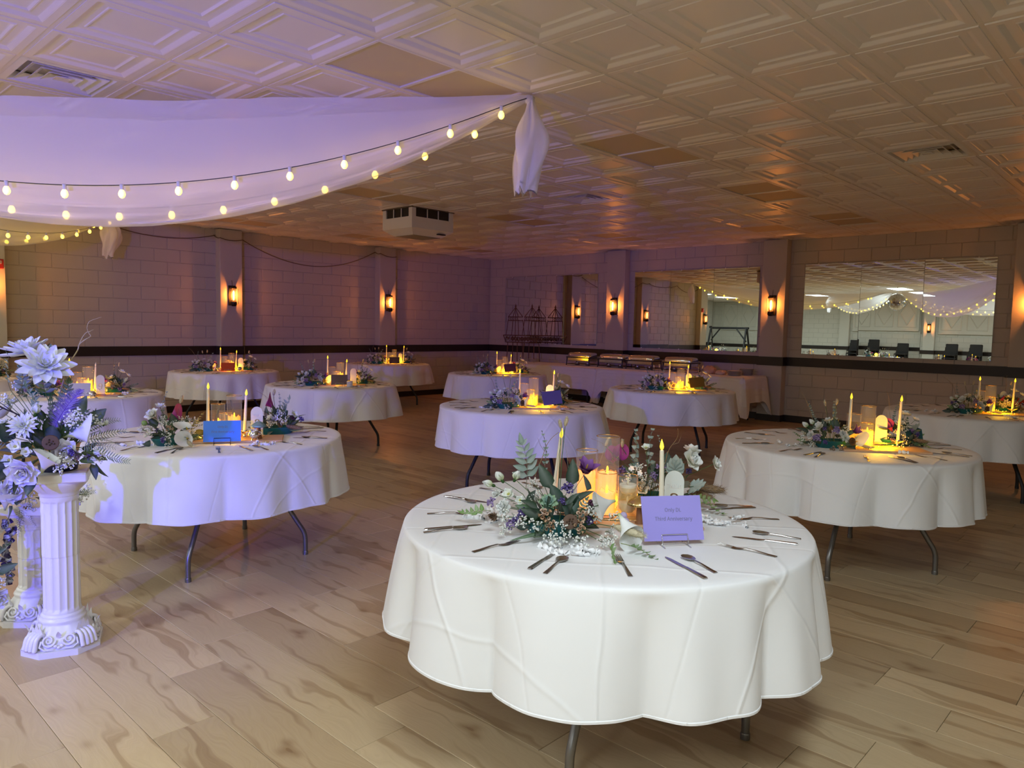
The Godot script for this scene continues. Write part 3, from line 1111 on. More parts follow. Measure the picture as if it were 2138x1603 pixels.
func build_tables() -> void:
	make_tools()
	make_plants()
	var legs := table_shapes()
	var drapes := []
	for k in 4: drapes.append(tablecloth_shape(k + 3, [13, 14, 12, 13][k], 0.0, 96, 20))
	for k in TABLES.size():
		var t: Array = TABLES[k]
		var at := Vector3(t[1], 0, t[2])
		var yaw := atan2(EYE.x - t[1], EYE.z - t[2])
		var o := thing("round_table", "round folding table under the white cloth of the %s" % t[3], "table", at, deg_to_rad(t[5]), "round folding tables")
		part("tabletop", legs[0], M.wood_leg, o)
		for s in [0, 1, 2, 3]:
			part("leg", legs[1], M.leg if k < 2 or k == 8 else M.leg_dark, o, Transform3D(Basis.from_scale(Vector3([1, -1, -1, 1][s], 1, [1, 1, -1, -1][s])), Vector3.ZERO))
		part("brace", legs[2], M.leg_dark, o)
		var cl: ArrayMesh = drapes[k % 4]
		if k == 0: cl = tablecloth_shape(51, 13, 0.028, 288, 40)
		if k == 1: cl = tablecloth_shape(62, 13, 0.012, 240, 32)
		if k == 8: cl = tablecloth_shape(73, 14, 0.012, 200, 28)
		var cy := yaw if k == 0 else rnd(0, TAU)
		var label := "white tablecloth draped over the %s" % t[3]
		solo("tablecloth", cl, M.cloth, label, "tablecloth", xf(at, cy), "white round tablecloths")
		set_places(k, at, yaw + (0.0 if k == 0 else deg_to_rad(rnd(-9, 9))), t[3])
		set_centre(k, at, yaw, t)


func table_shapes() -> Array:
	var b := MB.new()
	b.lathe([Vector2(0.001, 0.725), Vector2(0.75, 0.725), Vector2(0.75, 0.725), Vector2(0.757, 0.730), Vector2(0.757, 0.752), Vector2(0.75, TOP - 0.004), Vector2(0.75, TOP - 0.004), Vector2(0.001, TOP - 0.004)], 48)
	var top := b.mesh()
	b = MB.new()
	var pts := []
	for p in [Vector3(0.17, 0.724, 0.24), Vector3(0.20, 0.60, 0.275), Vector3(0.255, 0.40, 0.32), Vector3(0.33, 0.235, 0.375), Vector3(0.365, 0.165, 0.40), Vector3(0.378, 0.12, 0.408), Vector3(0.38, 0.06, 0.41), Vector3(0.38, 0.0, 0.41)]: pts.append(p)
	b.tube(smooth(pts, 4), 0.0155, 0.0155, 10)
	b.x = Transform3D(Basis(), Vector3(0.38, 0, 0.41))
	b.lathe([Vector2(0.001, 0.0), Vector2(0.018, 0.0), Vector2(0.018, 0.0), Vector2(0.018, 0.02), Vector2(0.016, 0.024)], 12)
	var leg := b.mesh()
	b = MB.new()
	for s in [-1.0, 1.0]:
		b.tube([Vector3(s * 0.17, 0.70, -0.24), Vector3(s * 0.17, 0.70, 0.24)], 0.012, 0.012, 8)
		b.tube([Vector3(s * 0.205, 0.58, 0.0), Vector3(0, 0.71, 0.0)], 0.008, 0.008, 6)
	return [top, leg, b.mesh()]


func smooth(p: Array, n: int) -> Array:
	var out := []
	for i in p.size() - 1:
		for k in n:
			out.append(p[i].cubic_interpolate(p[i + 1], p[maxi(i - 1, 0)], p[mini(i + 2, p.size() - 1)], float(k) / n))
	out.append(p[-1])
	return out


func tablecloth_shape(sd: int, folds: int, shift: float, nu: int, nv: int) -> ArrayMesh:
	var r := RandomNumberGenerator.new()
	r.seed = sd
	var ph := r.randf() * TAU
	var amp := []
	for k in folds: amp.append(r.randf_range(0.55, 1.35))
	var wob := noise(1.0, sd, 2)
	var R := 0.762
	var b := MB.new()
	var rings := [0.0, 0.25, 0.45, 0.6, 0.7, 0.735]
	var rows := rings.size() + nv
	for i in nu:
		var a := TAU * i / nu
		# uneven, rounded folds that grow towards the hem
		var w := a * folds / TAU + 0.35 * sin(a + ph) + 0.22 * sin(2.0 * a + ph * 2.0)
		var kf := posmod(int(floor(w)), folds)
		var fr: float = w - floor(w)
		var fold: float = (pow(sin(PI * fr), 0.75) * lerpf(amp[kf], amp[(kf + 1) % folds], fr) - 0.62)
		fold += 0.10 * sin(w * TAU * 2.0 + ph) * (0.5 + 0.5 * sin(3.0 * a))
		var len := 0.385 + shift * cos(a - 0.5) + 0.006 * wob.get_noise_2d(cos(a) * 3.0, sin(a) * 3.0)
		for k in rings.size():
			var q: float = rings[k]
			var p := Vector3(sin(a) * q, CLOTH, cos(a) * q)
			b.vert(p, Vector2(p.x, p.z) / 2.3 + Vector2(0.5, 0.5))
		for k in nv:
			var s := float(k + 1) / nv
			var d := len * s
			var e := 0.03
			var rad := R - 0.012
			var y := CLOTH
			if d < e:
				var g := d / e * PI / 2
				rad += sin(g) * 0.019
				y -= (1.0 - cos(g)) * 0.019
			else:
				var dd := d - e
				var f2 := dd / (len - e)
				rad += 0.019 + 0.045 * pow(f2, 0.9) + fold * 0.105 * pow(f2, 0.7) * (1.0 - 0.15 * f2)
				y -= 0.019 + dd * 0.962 - 0.008 * fold * f2
			if k == nv - 1: rad -= 0.002
			var q := 0.75 + d
			var uvp := Vector2(sin(a) * q, cos(a) * q) / 2.3 + Vector2(0.5, 0.5)
			b.vert(Vector3(sin(a) * rad, y, cos(a) * rad), uvp)
	for i in nu:
		var i2 := (i + 1) % nu
		for k in rows - 1:
			b.quad(i * rows + k, i * rows + k + 1, i2 * rows + k + 1, i2 * rows + k)
	# rolled hem
	var hem := []
	for i in nu + 1: hem.append(b.v[(i % nu) * rows + rows - 1])
	for i in nu:
		var p: Vector3 = hem[i]
		var q2: Vector3 = hem[i + 1]
		var out := Vector3(p.x, 0, p.z).normalized() * 0.0035
		var out2 := Vector3(q2.x, 0, q2.z).normalized() * 0.0035
		var up := Vector3(0, 0.007, 0)
		b.face([p + out, q2 + out2, q2 + out2 + up, p + out + up])
		b.face([p - out * 0.3, q2 - out2 * 0.3, q2 + out2, p + out])
		b.face([p + out + up, q2 + out2 + up, q2 + up * 1.3, p + up * 1.3])
	return b.mesh()


# ------------------------------------------------------------------ cutlery, candies
func make_tools() -> void:
	# every piece lies along z, its handle end towards +z, and rests on y = 0
	var b := MB.new()
	var strip := func(rows: Array, m: MB) -> void:   # [z, half width, height of the middle, thickness]
		for k in rows.size() - 1:
			var p: Array = rows[k]
			var q: Array = rows[k + 1]
			var t := func(r: Array, sx: float, up: float) -> Vector3: return Vector3(sx * r[1], r[2] + up * r[3], r[0])
			m.face([t.call(p, -0.8, 1), t.call(q, -0.8, 1), t.call(q, 0.8, 1), t.call(p, 0.8, 1)])
			m.face([t.call(p, -1, 0.3), t.call(q, -1, 0.3), t.call(q, -0.8, 1), t.call(p, -0.8, 1)])
			m.face([t.call(p, 0.8, 1), t.call(q, 0.8, 1), t.call(q, 1, 0.3), t.call(p, 1, 0.3)])
			m.face([t.call(p, 1, 0.3), t.call(q, 1, 0.3), t.call(q, -1, 0.3), t.call(p, -1, 0.3)])
		for e in [[rows[0], true], [rows[-1], false]]:
			var r: Array = e[0]
			var f := [Vector3(-r[1], r[2] + 0.3 * r[3], r[0]), Vector3(-0.8 * r[1], r[2] + r[3], r[0]), Vector3(0.8 * r[1], r[2] + r[3], r[0]), Vector3(r[1], r[2] + 0.3 * r[3], r[0])]
			if not e[1]: f.reverse()
			m.face(f)
	var handle := [[-0.005, 0.0032, 0.006, 0.003], [0.03, 0.0038, 0.005, 0.003], [0.07, 0.0065, 0.001, 0.0028], [0.097, 0.0078, 0.0, 0.0025], [0.1, 0.0070, 0.0, 0.0022]]
	strip.call(handle, b)
	strip.call([[-0.052, 0.0120, 0.001, 0.0016], [-0.040, 0.0125, 0.0, 0.0018], [-0.022, 0.0095, 0.002, 0.0022], [-0.005, 0.0034, 0.006, 0.003]], b)
	for k in 4:
		var old := b.x
		b.x = Transform3D(Basis(), Vector3(-0.0092 + k * 0.00613, 0, 0))
		strip.call([[-0.100, 0.0009, 0.006, 0.001], [-0.075, 0.0020, 0.003, 0.0014], [-0.050, 0.0024, 0.001, 0.0016]], b)
		b.x = old
	tools.fork = b.mesh()
	b = MB.new()
	strip.call(handle, b)
	var o := MB.new()
	b.grid(10, 12, func(u: float, v: float) -> Vector3:
		var a := u * TAU
		var q := v
		var w := 0.0195 * (1.0 - 0.22 * cos(a))
		return Vector3(sin(a) * w * q, 0.0005 + 0.008 * q * q * q + 0.0006, -0.036 + cos(a) * 0.031 * q), true)
	tools.spoon = b.mesh()
	b = MB.new()
	strip.call([[-0.112, 0.001, 0.0, 0.001], [-0.104, 0.0050, 0.0, 0.0014], [-0.085, 0.0080, 0.0, 0.0018], [-0.02, 0.0088, 0.0, 0.0022], [0.0, 0.0075, 0.0, 0.003], [0.004, 0.0060, 0.0, 0.0045], [0.10, 0.0085, 0.0, 0.0045], [0.108, 0.0072, 0.0, 0.0035]], b)
	tools.knife = b.mesh()
	tools.candy = []
	for k in 3:
		b = MB.new()
		var r := RandomNumberGenerator.new()
		r.seed = 90 + k
		b.grid(5, 10, func(u: float, v: float) -> Vector3:   # a twist of white paper: fan, waist, lump, waist, fan
			var a := u * TAU
			var w: float = [0.011, 0.010, 0.003, 0.009, 0.0115, 0.011, 0.009, 0.003, 0.008, 0.012, 0.013][int(round(v * 10.0))]
			var flat := 0.4 if v < 0.15 or v > 0.8 else 0.8
			return Vector3(cos(a) * w, sin(a) * w * flat + 0.010, (v - 0.5) * 0.058) + Vector3(r.randf_range(-1, 1), r.randf_range(-1, 1), r.randf_range(-1, 1)) * 0.0032, true)
		tools.candy.append(b.mesh())


func set_places(k: int, at: Vector3, yaw: float, nick: String) -> void:
	var n := 0
	for deg in HOURS:
		n += 1
		if k > 9 and n > 5: continue   # the places of these two tables that nothing shows
		var hour: String = HOURS[deg]
		for it in [["fork", -10.0, 0.59], ["knife", 7.5, 0.595], ["spoon", 12.5, 0.60]]:
			var a := deg_to_rad(deg + it[1] + rnd(-2.5, 2.5))
			var q: float = it[2] + rnd(-0.018, 0.018)
			var p := Vector3(sin(a) * q, CLOTH + 0.0008, cos(a) * q).rotated(Vector3.UP, yaw) + at
			var turn := yaw + a + rnd(-0.12, 0.12)
			if it[0] == "spoon" and (n == 3 or n == 6): turn -= 0.25
			solo(it[0], tools[it[0]], M.steel, "steel %s at the %s o'clock place of the %s" % [it[0], hour, nick], it[0], xf(p, turn), it[0] + "s laid on the " + nick)
	# heaps of white paper twists
	var heaps := [[-0.44, 0.10, "left"], [-0.11, 0.455, "front"], [0.44, 0.0, "right"]]
	if k == 1: heaps = [[-0.40, 0.36, "left"], [0.30, 0.40, "right"]]
	if k > 1: heaps = [[-0.36, 0.26, "left"], [0.30, 0.33, "right"]]
	for h in heaps:
		var m := 14 if k == 0 else (9 if k == 1 else 5)
		for i in m:
			var a := rnd(0, TAU)
			var q := sqrt(rng.randf()) * (0.065 if k == 0 else 0.055)
			var p := Vector3(h[0] + cos(a) * q * 1.5, CLOTH + (0.0 if i < m * 0.7 else 0.016) + 0.002, h[1] + sin(a) * q * 0.8).rotated(Vector3.UP, yaw) + at
			var side: String = {"left": "beside the larger dish", "front": "before the larger dish", "right": "beside the smaller dish"}[h[2]]
			solo("wrapped_candy", tools.candy[i % 3], M.white_paper, "white wrapped candy heaped %s on the %s" % [side, nick], "candy", xf(p, rnd(0, TAU), rnd(-0.25, 0.25), rnd(0, 6.0), 0.95), "candies heaped %s on the %s" % [side, nick])


# ------------------------------------------------------------------ centrepieces
func on(at: Vector3, yaw: float, x: float, y: float, z: float, turn := 0.0, pitch := 0.0, roll := 0.0) -> Transform3D:
	return Transform3D(Basis(Vector3.UP, yaw), at) * xf(Vector3(x, CLOTH + y, z), turn, pitch, roll)


func set_centre(k: int, at: Vector3, yaw0: float, t: Array) -> void:
	var nick: String = t[3]
	var near := k < 2
	var yaw: float = yaw0 + ([0.0, 0.0, 0.05, 0.0, 0.08, 0.25, 0.2, 0.15, 0.42, 0.5, -0.05, -0.1][k])
	# wooden board under the candles
	var b := MB.new()
	b.box(Vector3(0, 0.007, 0), Vector3(0.52, 0.014, 0.24), 0.004)
	solo("board", b.mesh(), M.board, "flat wooden board under the candles of the " + nick, "board", on(at, yaw, 0.10 if k == 0 else 0.12, 0.0, 0.02 if k == 0 else 0.24, 0.1 if k == 0 else -0.12))
	var bx := 0.014
	var dz: float = 0.0 if k == 0 else 0.2
	# glass cylinders with gilt rims, each with a pillar candle
	var vs := [["tall", 0.012, -0.10 + dz, 0.046, 0.292, 0.146, 0.037], ["medium", -0.070, -0.10 + dz, 0.043, 0.233, 0.142, 0.036], ["short", 0.012, -0.005 + dz, 0.0385, 0.165, 0.088, 0.034]]
	if k > 0: vs = [["tall", 0.095, 0.09, 0.046, 0.25, 0.115, 0.037], ["medium", 0.0, 0.10, 0.043, 0.20, 0.085, 0.036], ["short", 0.045, 0.185, 0.0385, 0.15, 0.075, 0.034]]
	if k > 3 and k != 10 and k != 11:
		for v in vs: v[5] *= 0.75
	for v in vs:
		var o := thing("cylinder_vase", "%s gilt-rimmed glass cylinder on the %s" % [v[0], nick], "vase", on(at, yaw, 0, 0, 0) * Vector3(v[1], bx, v[2]), 0.0, "glass cylinders of the " + nick)
		b = MB.new()
		b.lathe([Vector2(0.001, 0.004), Vector2(v[3] - 0.003, 0.004), Vector2(v[3], 0.0), Vector2(v[3], 0.0), Vector2(v[3], v[4])], 28)
		part("glass", b.mesh(), M.glass, o)
		b = MB.new()
		var rp := []
		for i in 29: rp.append(Vector3(cos(TAU * i / 28.0) * v[3], v[4], sin(TAU * i / 28.0) * v[3]))
		b.tube(rp, 0.0014, 0.0014, 5, false)
		part("gilt_rim", b.mesh(), M.gold, o)
		pillar_candle(on(at, yaw, 0, 0, 0) * Vector3(v[1], bx + 0.005, v[2]), v[6], v[5], "%s glowing amber candle inside the %s glass of the %s" % [{"tall": "large", "medium": "broad", "short": "low"}[v[0]], v[0], nick])
	if k == 0:   # the glass with two floating candles
		var o := thing("floating_candle_vase", "water-filled glass with two floating candles stacked one above the other on the " + nick, "vase", on(at, yaw, 0, 0, 0) * Vector3(0.09, bx, 0.055))
		b = MB.new()
		b.lathe([Vector2(0.001, 0.004), Vector2(0.0365, 0.004), Vector2(0.038, 0.0), Vector2(0.038, 0.0), Vector2(0.038, 0.168)], 28)
		part("glass", b.mesh(), M.glass, o)
		b = MB.new()
		b.lathe([Vector2(0.001, 0.006), Vector2(0.0365, 0.006), Vector2(0.0365, 0.006), Vector2(0.0365, 0.125), Vector2(0.0365, 0.125), Vector2(0.001, 0.125)], 24)
		var wm := mat(Color(1.0, 0.80, 0.25, 0.30), 0.05)
		wm.transparency = BaseMaterial3D.TRANSPARENCY_ALPHA
		part("water", b.mesh(), wm, o)
		b = MB.new()
		var rp := []
		for i in 29: rp.append(Vector3(cos(TAU * i / 28.0) * 0.038, 0.168, sin(TAU * i / 28.0) * 0.038))
		b.tube(rp, 0.0012, 0.0012, 5, false)
		part("gilt_rim", b.mesh(), M.gold, o)
		for h in [[0.030, "lower"], [0.100, "upper"]]:
			var f := thing("floating_candle", "%s cream floating candle in the water-filled glass" % h[1], "candle", on(at, yaw, 0, 0, 0) * Vector3(0.09, bx + h[0], 0.055))
			b = MB.new()
			b.lathe([Vector2(0.001, 0.0), Vector2(0.022, 0.0), Vector2(0.030, 0.012), Vector2(0.032, 0.033), Vector2(0.031, 0.036), Vector2(0.026, 0.034), Vector2(0.001, 0.033)], 20)
			part("wax", b.mesh(), M.candle, f)
			b = MB.new()
			b.blob(Vector3(0, 0.047, 0), Vector3(0.004, 0.013, 0.004), 8, 6)
			part("flame_tip", b.mesh(), mat(lin(0.8, 0.75, 0.5), 0.4), f)
	# two tapers in holders
	var ts := [[-0.205, -0.09, 0.325, 0.10], [0.215, 0.12, 0.325, -0.03]]
	if k > 0: ts = [[-0.062, 0.17, 0.345, 0.02], [0.150, 0.20, 0.305, 0.05]]
	if k == 4 or k == 6 or k == 8 or k == 9: ts[1] = [0.26, 0.16, 0.335, 0.03]
	for i in 2:
		var v: Array = ts[i]
		var side: String = ["larger", "smaller"][i]
		taper(on(at, yaw, v[0], 0.0, v[1], 0.0, 0.0, -v[3]), v[2], "ivory taper candle by the %s flower dish of the %s" % [side, nick], "silver holder of the taper by the %s flower dish, %s" % [side, nick], not (k == 10 and i == 1))
	# table number: a frosted arch
	var ap := [[0.265, 0.02, -0.1], [0.225, 0.22, 0.05], [0.24, 0.22, 0.1], [0.22, 0.2, 0.0], [0.20, 0.19, 0.2], [0.17, 0.19, 0.5], [0.24, 0.12, -0.3], [0.20, 0.05, -0.2], [0.20, 0.06, -0.3], [0.30, -0.05, 0.1], [0.205, 0.40, 0.0], [0.22, 0.3, 0.0]][k] as Array
	arch_sign(on(at, yaw, ap[0], bx * (1.0 if k > 0 else 0.0), ap[1], ap[2], -0.05), {0: "3", 1: "2", 10: "9"}.get(k, ""), k in [0, 1, 8], nick, k > 0, 0.20 if k == 0 else 0.19)
	# coloured card on a wire easel
	var cp := [[0.245, 0.325, 0.30], [0.02, 0.39, -0.06], [0.07, 0.37, 0.0], [0.04, 0.36, -0.08], [0.08, 0.36, 0.05], [0.13, 0.33, 0.1], [0.215, 0.40, 0.2], [0.28, 0.26, 0.2], [0.40, 0.10, 0.35], [0.42, 0.06, 0.25], [0.03, 0.50, -0.1], [-0.02, 0.42, 0.0]][k] as Array
	card(k, on(at, yaw, cp[0], 0.0, cp[1], cp[2]), t, near)
	# mushroom ornament
	if k in [0, 1]: mushroom(on(at, yaw, 0.135 if k == 0 else 0.232, 0.0 if k == 0 else bx, 0.105 if k == 0 else 0.29), k == 0, nick)
	if k == 1 or k == 10 or k == 3: silver_pot(on(at, yaw, 0.20 if k != 10 else 0.14, bx if k != 10 else 0.0, 0.345 if k != 10 else 0.50), nick)
	if k == 2:
		var g := thing("spool", "small white ribbed spool beside the greige card", "spool", on(at, yaw, 0, 0, 0) * Vector3(0.185, 0.0, 0.40))
		for i in 3:
			b = MB.new()
			b.x = Transform3D(Basis(), Vector3(0, i * 0.022, 0))
			b.lathe([Vector2(0.001, 0), Vector2(0.030, 0.0), Vector2(0.037, 0.006), Vector2(0.037, 0.016), Vector2(0.030, 0.0215), Vector2(0.001, 0.0215)], 18)
			part("disc", b.mesh(), M.metal_white, g)
	fairy(k, at, yaw, t[6], dz, nick)
	flowers_on_table(k, at, yaw, nick)


func pillar_candle(at: Vector3, r: float, h: float, label: String) -> void:
	var o := thing("pillar_candle", label, "candle", at, rnd(0, TAU), "glowing pillar candles")
	var b := MB.new()
	var w := noise(1.0, rng.randi() % 999, 2)
	b.grid(22, 9, func(u: float, v: float) -> Vector3:   # wavy melted lip
		var a := -u * TAU
		var lip := 0.006 * w.get_noise_2d(cos(a) * 2.5, sin(a) * 2.5) * 3.0
		var q := [r * 0.96, r, r, r, r, r, r * 0.99, r * 0.9, r * 0.78, 0.001][int(round(v * 9.0))] as float
		var y := [0.0, 0.004, h * 0.3, h * 0.6, h * 0.85, h - 0.008 + lip, h + lip, h - 0.004 + lip, h - 0.014, h - 0.016][int(round(v * 9.0))] as float
		return Vector3(cos(a) * q, y, sin(a) * q), true)
	part("wax", b.mesh(), M.candle_lit, o)
	b = MB.new()
	b.blob(Vector3(0, h + 0.004, 0), Vector3(0.005, 0.018, 0.005), 8, 6)
	part("flame_tip", b.mesh(), M.flame, o)


func taper(x: Transform3D, h: float, label: String, holder_label: String, lit: bool) -> void:
	if not tools.has("holder"):
		var b := MB.new()
		b.lathe([Vector2(0.001, 0.0), Vector2(0.030, 0.0), Vector2(0.028, 0.006), Vector2(0.012, 0.014), Vector2(0.008, 0.030), Vector2(0.011, 0.040), Vector2(0.017, 0.048), Vector2(0.016, 0.056), Vector2(0.012, 0.058), Vector2(0.001, 0.052)], 18)
		for k in 6:
			b.x = Transform3D(Basis(Vector3.UP, k * TAU / 6), Vector3(0, 0.036, 0))
			b.face([Vector3(0.008, 0.01, 0.006), Vector3(0.052, 0.022, 0.0), Vector3(0.008, 0.01, -0.006)])
			b.face([Vector3(0.008, 0.0, 0.004), Vector3(0.052, 0.022, 0.0), Vector3(0.008, 0.01, 0.006)])
			b.face([Vector3(0.008, 0.01, -0.006), Vector3(0.052, 0.022, 0.0), Vector3(0.008, 0.0, -0.004)])
		b.x = Transform3D()
		tools.holder = b.mesh()
	var upright := Transform3D(Basis(Vector3.UP, x.basis.get_euler().y), x.origin)
	solo("candle_holder", tools.holder, M.chrome, holder_label, "candle holder", upright, "silver candle holders")
	var o := thing("taper_candle", label, "candle", Vector3.ZERO, 0.0, "ivory taper candles")
	o.transform = x * Transform3D(Basis(), Vector3(0, 0.053, 0))
	var L := h - 0.053 - 0.03
	var b := MB.new()
	b.lathe([Vector2(0.001, 0), Vector2(0.0105, 0.0), Vector2(0.0105, 0.0), Vector2(0.0075, L - 0.004), Vector2(0.006, L), Vector2(0.001, L + 0.001)], 14)
	part("wax", b.mesh(), M.candle, o)
	b = MB.new()
	b.x = Transform3D(Basis(), Vector3(0, L, 0))
	b.lathe([Vector2(0.001, 0), Vector2(0.0058, 0.004), Vector2(0.0078, 0.012), Vector2(0.0055, 0.024), Vector2(0.0022, 0.034), Vector2(0.0005, 0.040)], 10)
	part("flame_tip", b.mesh(), M.flame if lit else M.candle, o)


func letters(text: String, size: float, depth: float, serif := false) -> TextMesh:
	var m := TextMesh.new()
	var f := SystemFont.new()
	f.font_names = PackedStringArray(["Droid Serif" if serif else "Droid Sans"])
	m.font = f
	m.text = text
	m.font_size = 32
	m.pixel_size = size / 32.0
	m.depth = depth
	m.curve_step = 2.0
	return m


func arch_sign(x: Transform3D, digit: String, word: bool, nick: String, lit: bool, h: float) -> void:
	var o := thing("table_number", "frosted arch-topped table number sign %son the %s" % [("with a gold " + digit + " ") if digit else "", nick], "sign")
	o.transform = x
	var w := 0.036
	var poly := [Vector2(-w, 0.0), Vector2(w, 0.0)]
	for i in 17: poly.append(Vector2(cos(PI * i / 16.0) * w, -(h - w * 1.15) - sin(PI * i / 16.0) * w * 1.15))
	var b := MB.new()
	b.x = Transform3D(Basis(Vector3.RIGHT, PI / 2), Vector3.ZERO)
	b.prism(poly, -0.0015, 0.0015)
	var m: StandardMaterial3D = M.frost
	part("arch", b.mesh(), m, o)
	b = MB.new()
	b.box(Vector3(0, 0.006, 0), Vector3(0.085, 0.012, 0.03), 0.002)
	part("foot", b.mesh(), M.board, o)
	if word: part("lettering", letters("TABLE", 0.019, 0.0012), M.metal_white, o, xf(Vector3(0, h * 0.70, 0.0022)))
	if digit: part("digit", letters(digit, 0.075, 0.0016, true), M.gold, o, xf(Vector3(0, h * 0.42, 0.0024), 0, 0, -0.08))


func card(k: int, x: Transform3D, t: Array, near: bool) -> void:
	var w := 0.215 if k != 1 else 0.21
	var h := 0.152 if k != 1 else 0.128
	if k > 1:
		w = 0.19
		h = 0.125
	var lean := -0.34 if k < 8 or k > 9 else -0.62
	var roll: float = [-0.0, 0.0, 0.0, 0.0, 0.0, 0.05, 0.08, 0.10, -0.40, -0.38, 0.0, 0.0][k]
	var o := thing("table_card", "%s card propped on a small wire easel, facing the room" % {"lilac": "lilac handwritten", "blue": "sky blue handwritten", "greige": "plain greige", "rust": "burnt orange", "tan": "dull tan", "mauve": "mauve", "violet": "greyish violet", "mustard": "mustard olive", "teal": "tilted teal", "flame": "tilted flame orange", "white": "white", "turquoise": "turquoise"}[t[0]], "card")
	o.transform = x * xf(Vector3(0, 0.006, 0.0), 0.0, lean, 0.0)
	var b := MB.new()
	b.box(Vector3(0, h / 2, 0), Vector3(w, h, 0.0018))
	o.transform = o.transform * xf(Vector3(0, 0.012 if roll == 0.0 else 0.045, 0), 0, 0, roll)
	part("board", b.mesh(), mat(t[4], 0.7), o)
	if near:
		for r in [["Only Di.", 0.018], ["Third Anniversary" if k == 0 else "First Anniversary", -0.012]]:
			part("lettering", letters(r[0], 0.017, 0.0006, false), M.ink, o, xf(Vector3(0.004, h * 0.56 + r[1], 0.0012), 0, 0, -0.015))
	var e := thing("wire_easel", "small wire easel that holds the %s card" % t[0], "easel", Vector3.ZERO, 0.0, "wire card easels")
	e.transform = x * xf(Vector3(0, 0.0, 0.0))
	b = MB.new()
	var q := 0.046
	var f := Basis(Vector3.RIGHT, lean)
	var r3 := 0.0017
	var fr := [Vector3(-q, 0.002, 0.03), Vector3(-q, 0.003, 0.0), f * Vector3(-q, 0.008, 0.010) + Vector3(0, 0.004, 0.0), f * Vector3(-q, 0.038, 0.008), f * Vector3(q, 0.038, 0.008), f * Vector3(q, 0.008, 0.010) + Vector3(0, 0.004, 0.0), Vector3(q, 0.003, 0.0), Vector3(q, 0.002, 0.03)]
	b.tube(fr, r3, r3, 6)
	b.tube([Vector3(-q, 0.012, 0.006), Vector3(q, 0.012, 0.006)], r3, r3, 6)
	b.tube([Vector3(-q, 0.003, 0.0), Vector3(-q, 0.002, -0.05), f * Vector3(-q, 0.075, -0.006), f * Vector3(q, 0.075, -0.006), Vector3(q, 0.002, -0.05), Vector3(q, 0.003, 0.0)], r3, r3, 6)
	part("frame", b.mesh(), M.chrome if k != 1 else M.iron, e)


func mushroom(x: Transform3D, gold: bool, nick: String) -> void:
	var o := thing("mushroom_ornament", ("gold" if gold else "mint green") + " ribbed mushroom ornament with a brown stem on the " + nick, "ornament")
	o.transform = x
	var h := 0.085 if gold else 0.075
	var b := MB.new()
	b.lathe([Vector2(0.001, 0), Vector2(0.022, 0.0), Vector2(0.020, 0.006), Vector2(0.014, 0.03), Vector2(0.011, h - 0.01), Vector2(0.001, h)], 14)
	part("stem", b.mesh(), mat(lin(0.22, 0.09, 0.035), 0.5), o)
	b = MB.new()
	b.grid(72, 7, func(u: float, v: float) -> Vector3:
		var a := -u * TAU
		var r: float = [0.010, 0.038, 0.046, 0.041, 0.030, 0.018, 0.008, 0.0005][int(round(v * 7.0))]
		var y: float = [0.004, -0.004, -0.001, 0.010, 0.019, 0.027, 0.032, 0.034][int(round(v * 7.0))]
		var rib := 1.0 + 0.05 * cos(a * 36.0) * (1.0 if v > 0.1 and v < 0.8 else 0.3)
		return Vector3(cos(a) * r * rib, h + y, sin(a) * r * rib), true)
	part("cap", b.mesh(), M.gold if gold else mat(lin(0.22, 0.36, 0.34), 0.3, 0.4), o)


func silver_pot(x: Transform3D, nick: String) -> void:
	var o := thing("silver_pot", "small round silver cauldron ornament on the board of the " + nick, "ornament", Vector3.ZERO, 0.0, "silver pots")
	o.transform = x
	var b := MB.new()
	b.lathe([Vector2(0.001, 0.008), Vector2(0.020, 0.011), Vector2(0.033, 0.026), Vector2(0.035, 0.036), Vector2(0.028, 0.052), Vector2(0.024, 0.056), Vector2(0.028, 0.060), Vector2(0.026, 0.062), Vector2(0.022, 0.056), Vector2(0.026, 0.036), Vector2(0.001, 0.02)], 24)
	part("bowl", b.mesh(), M.chrome, o)
	for k in 3:
		b = MB.new()
		b.tube([Vector3(0.018, 0.014, 0), Vector3(0.026, 0.0, 0)], 0.004, 0.003, 8)
		part("foot", b.mesh(), M.chrome, o, xf(Vector3.ZERO, k * TAU / 3))
	b = MB.new()
	for s in [-1.0, 1.0]: b.tube([Vector3(s * 0.03, 0.050, 0), Vector3(s * 0.043, 0.047, 0), Vector3(s * 0.043, 0.036, 0), Vector3(s * 0.034, 0.034, 0)], 0.0025, 0.0025, 6)
	part("handle", b.mesh(), M.chrome, o)


func fairy(k: int, at: Vector3, yaw: float, power: float, dz: float, nick: String) -> void:
	var o := thing("fairy_lights", "string of tiny warm fairy lights lying among the candles of the " + nick, "fairy lights", Vector3.ZERO, 0.0, "fairy light strings")
	o.transform = on(at, yaw, 0.06, 0.0, dz - 0.02)
	var pts := []
	for i in 9: pts.append(Vector3((0.24 - 0.03 * (i % 3)) * (1.0 if i % 2 else -1.0) * (0.6 + 0.4 * rng.randf()), 0.018 + rng.randf() * 0.02, -0.12 + i * 0.034))
	var p := smooth(pts, 5)
	var b := MB.new()
	b.tube(p, 0.0006, 0.0006, 4)
	part("wire", b.mesh(), M.gold, o)
	for i in range(0, p.size(), 2):
		b = MB.new()
		b.blob(p[i] + Vector3(0, 0.003, 0), Vector3(0.0026, 0.0026, 0.0026), 6, 4)
		part("bulb", b.mesh(), M.fairy, o)
	omni(Vector3(0.0, 0.055, 0.10 if k > 0 else -0.06), Color(1.0, 0.72, 0.10), power * 0.55, 0.03, o)
	if k > 1: omni(Vector3(0.12, 0.05, 0.02), Color(1.0, 0.72, 0.10), power * 0.4, 0.03, o)


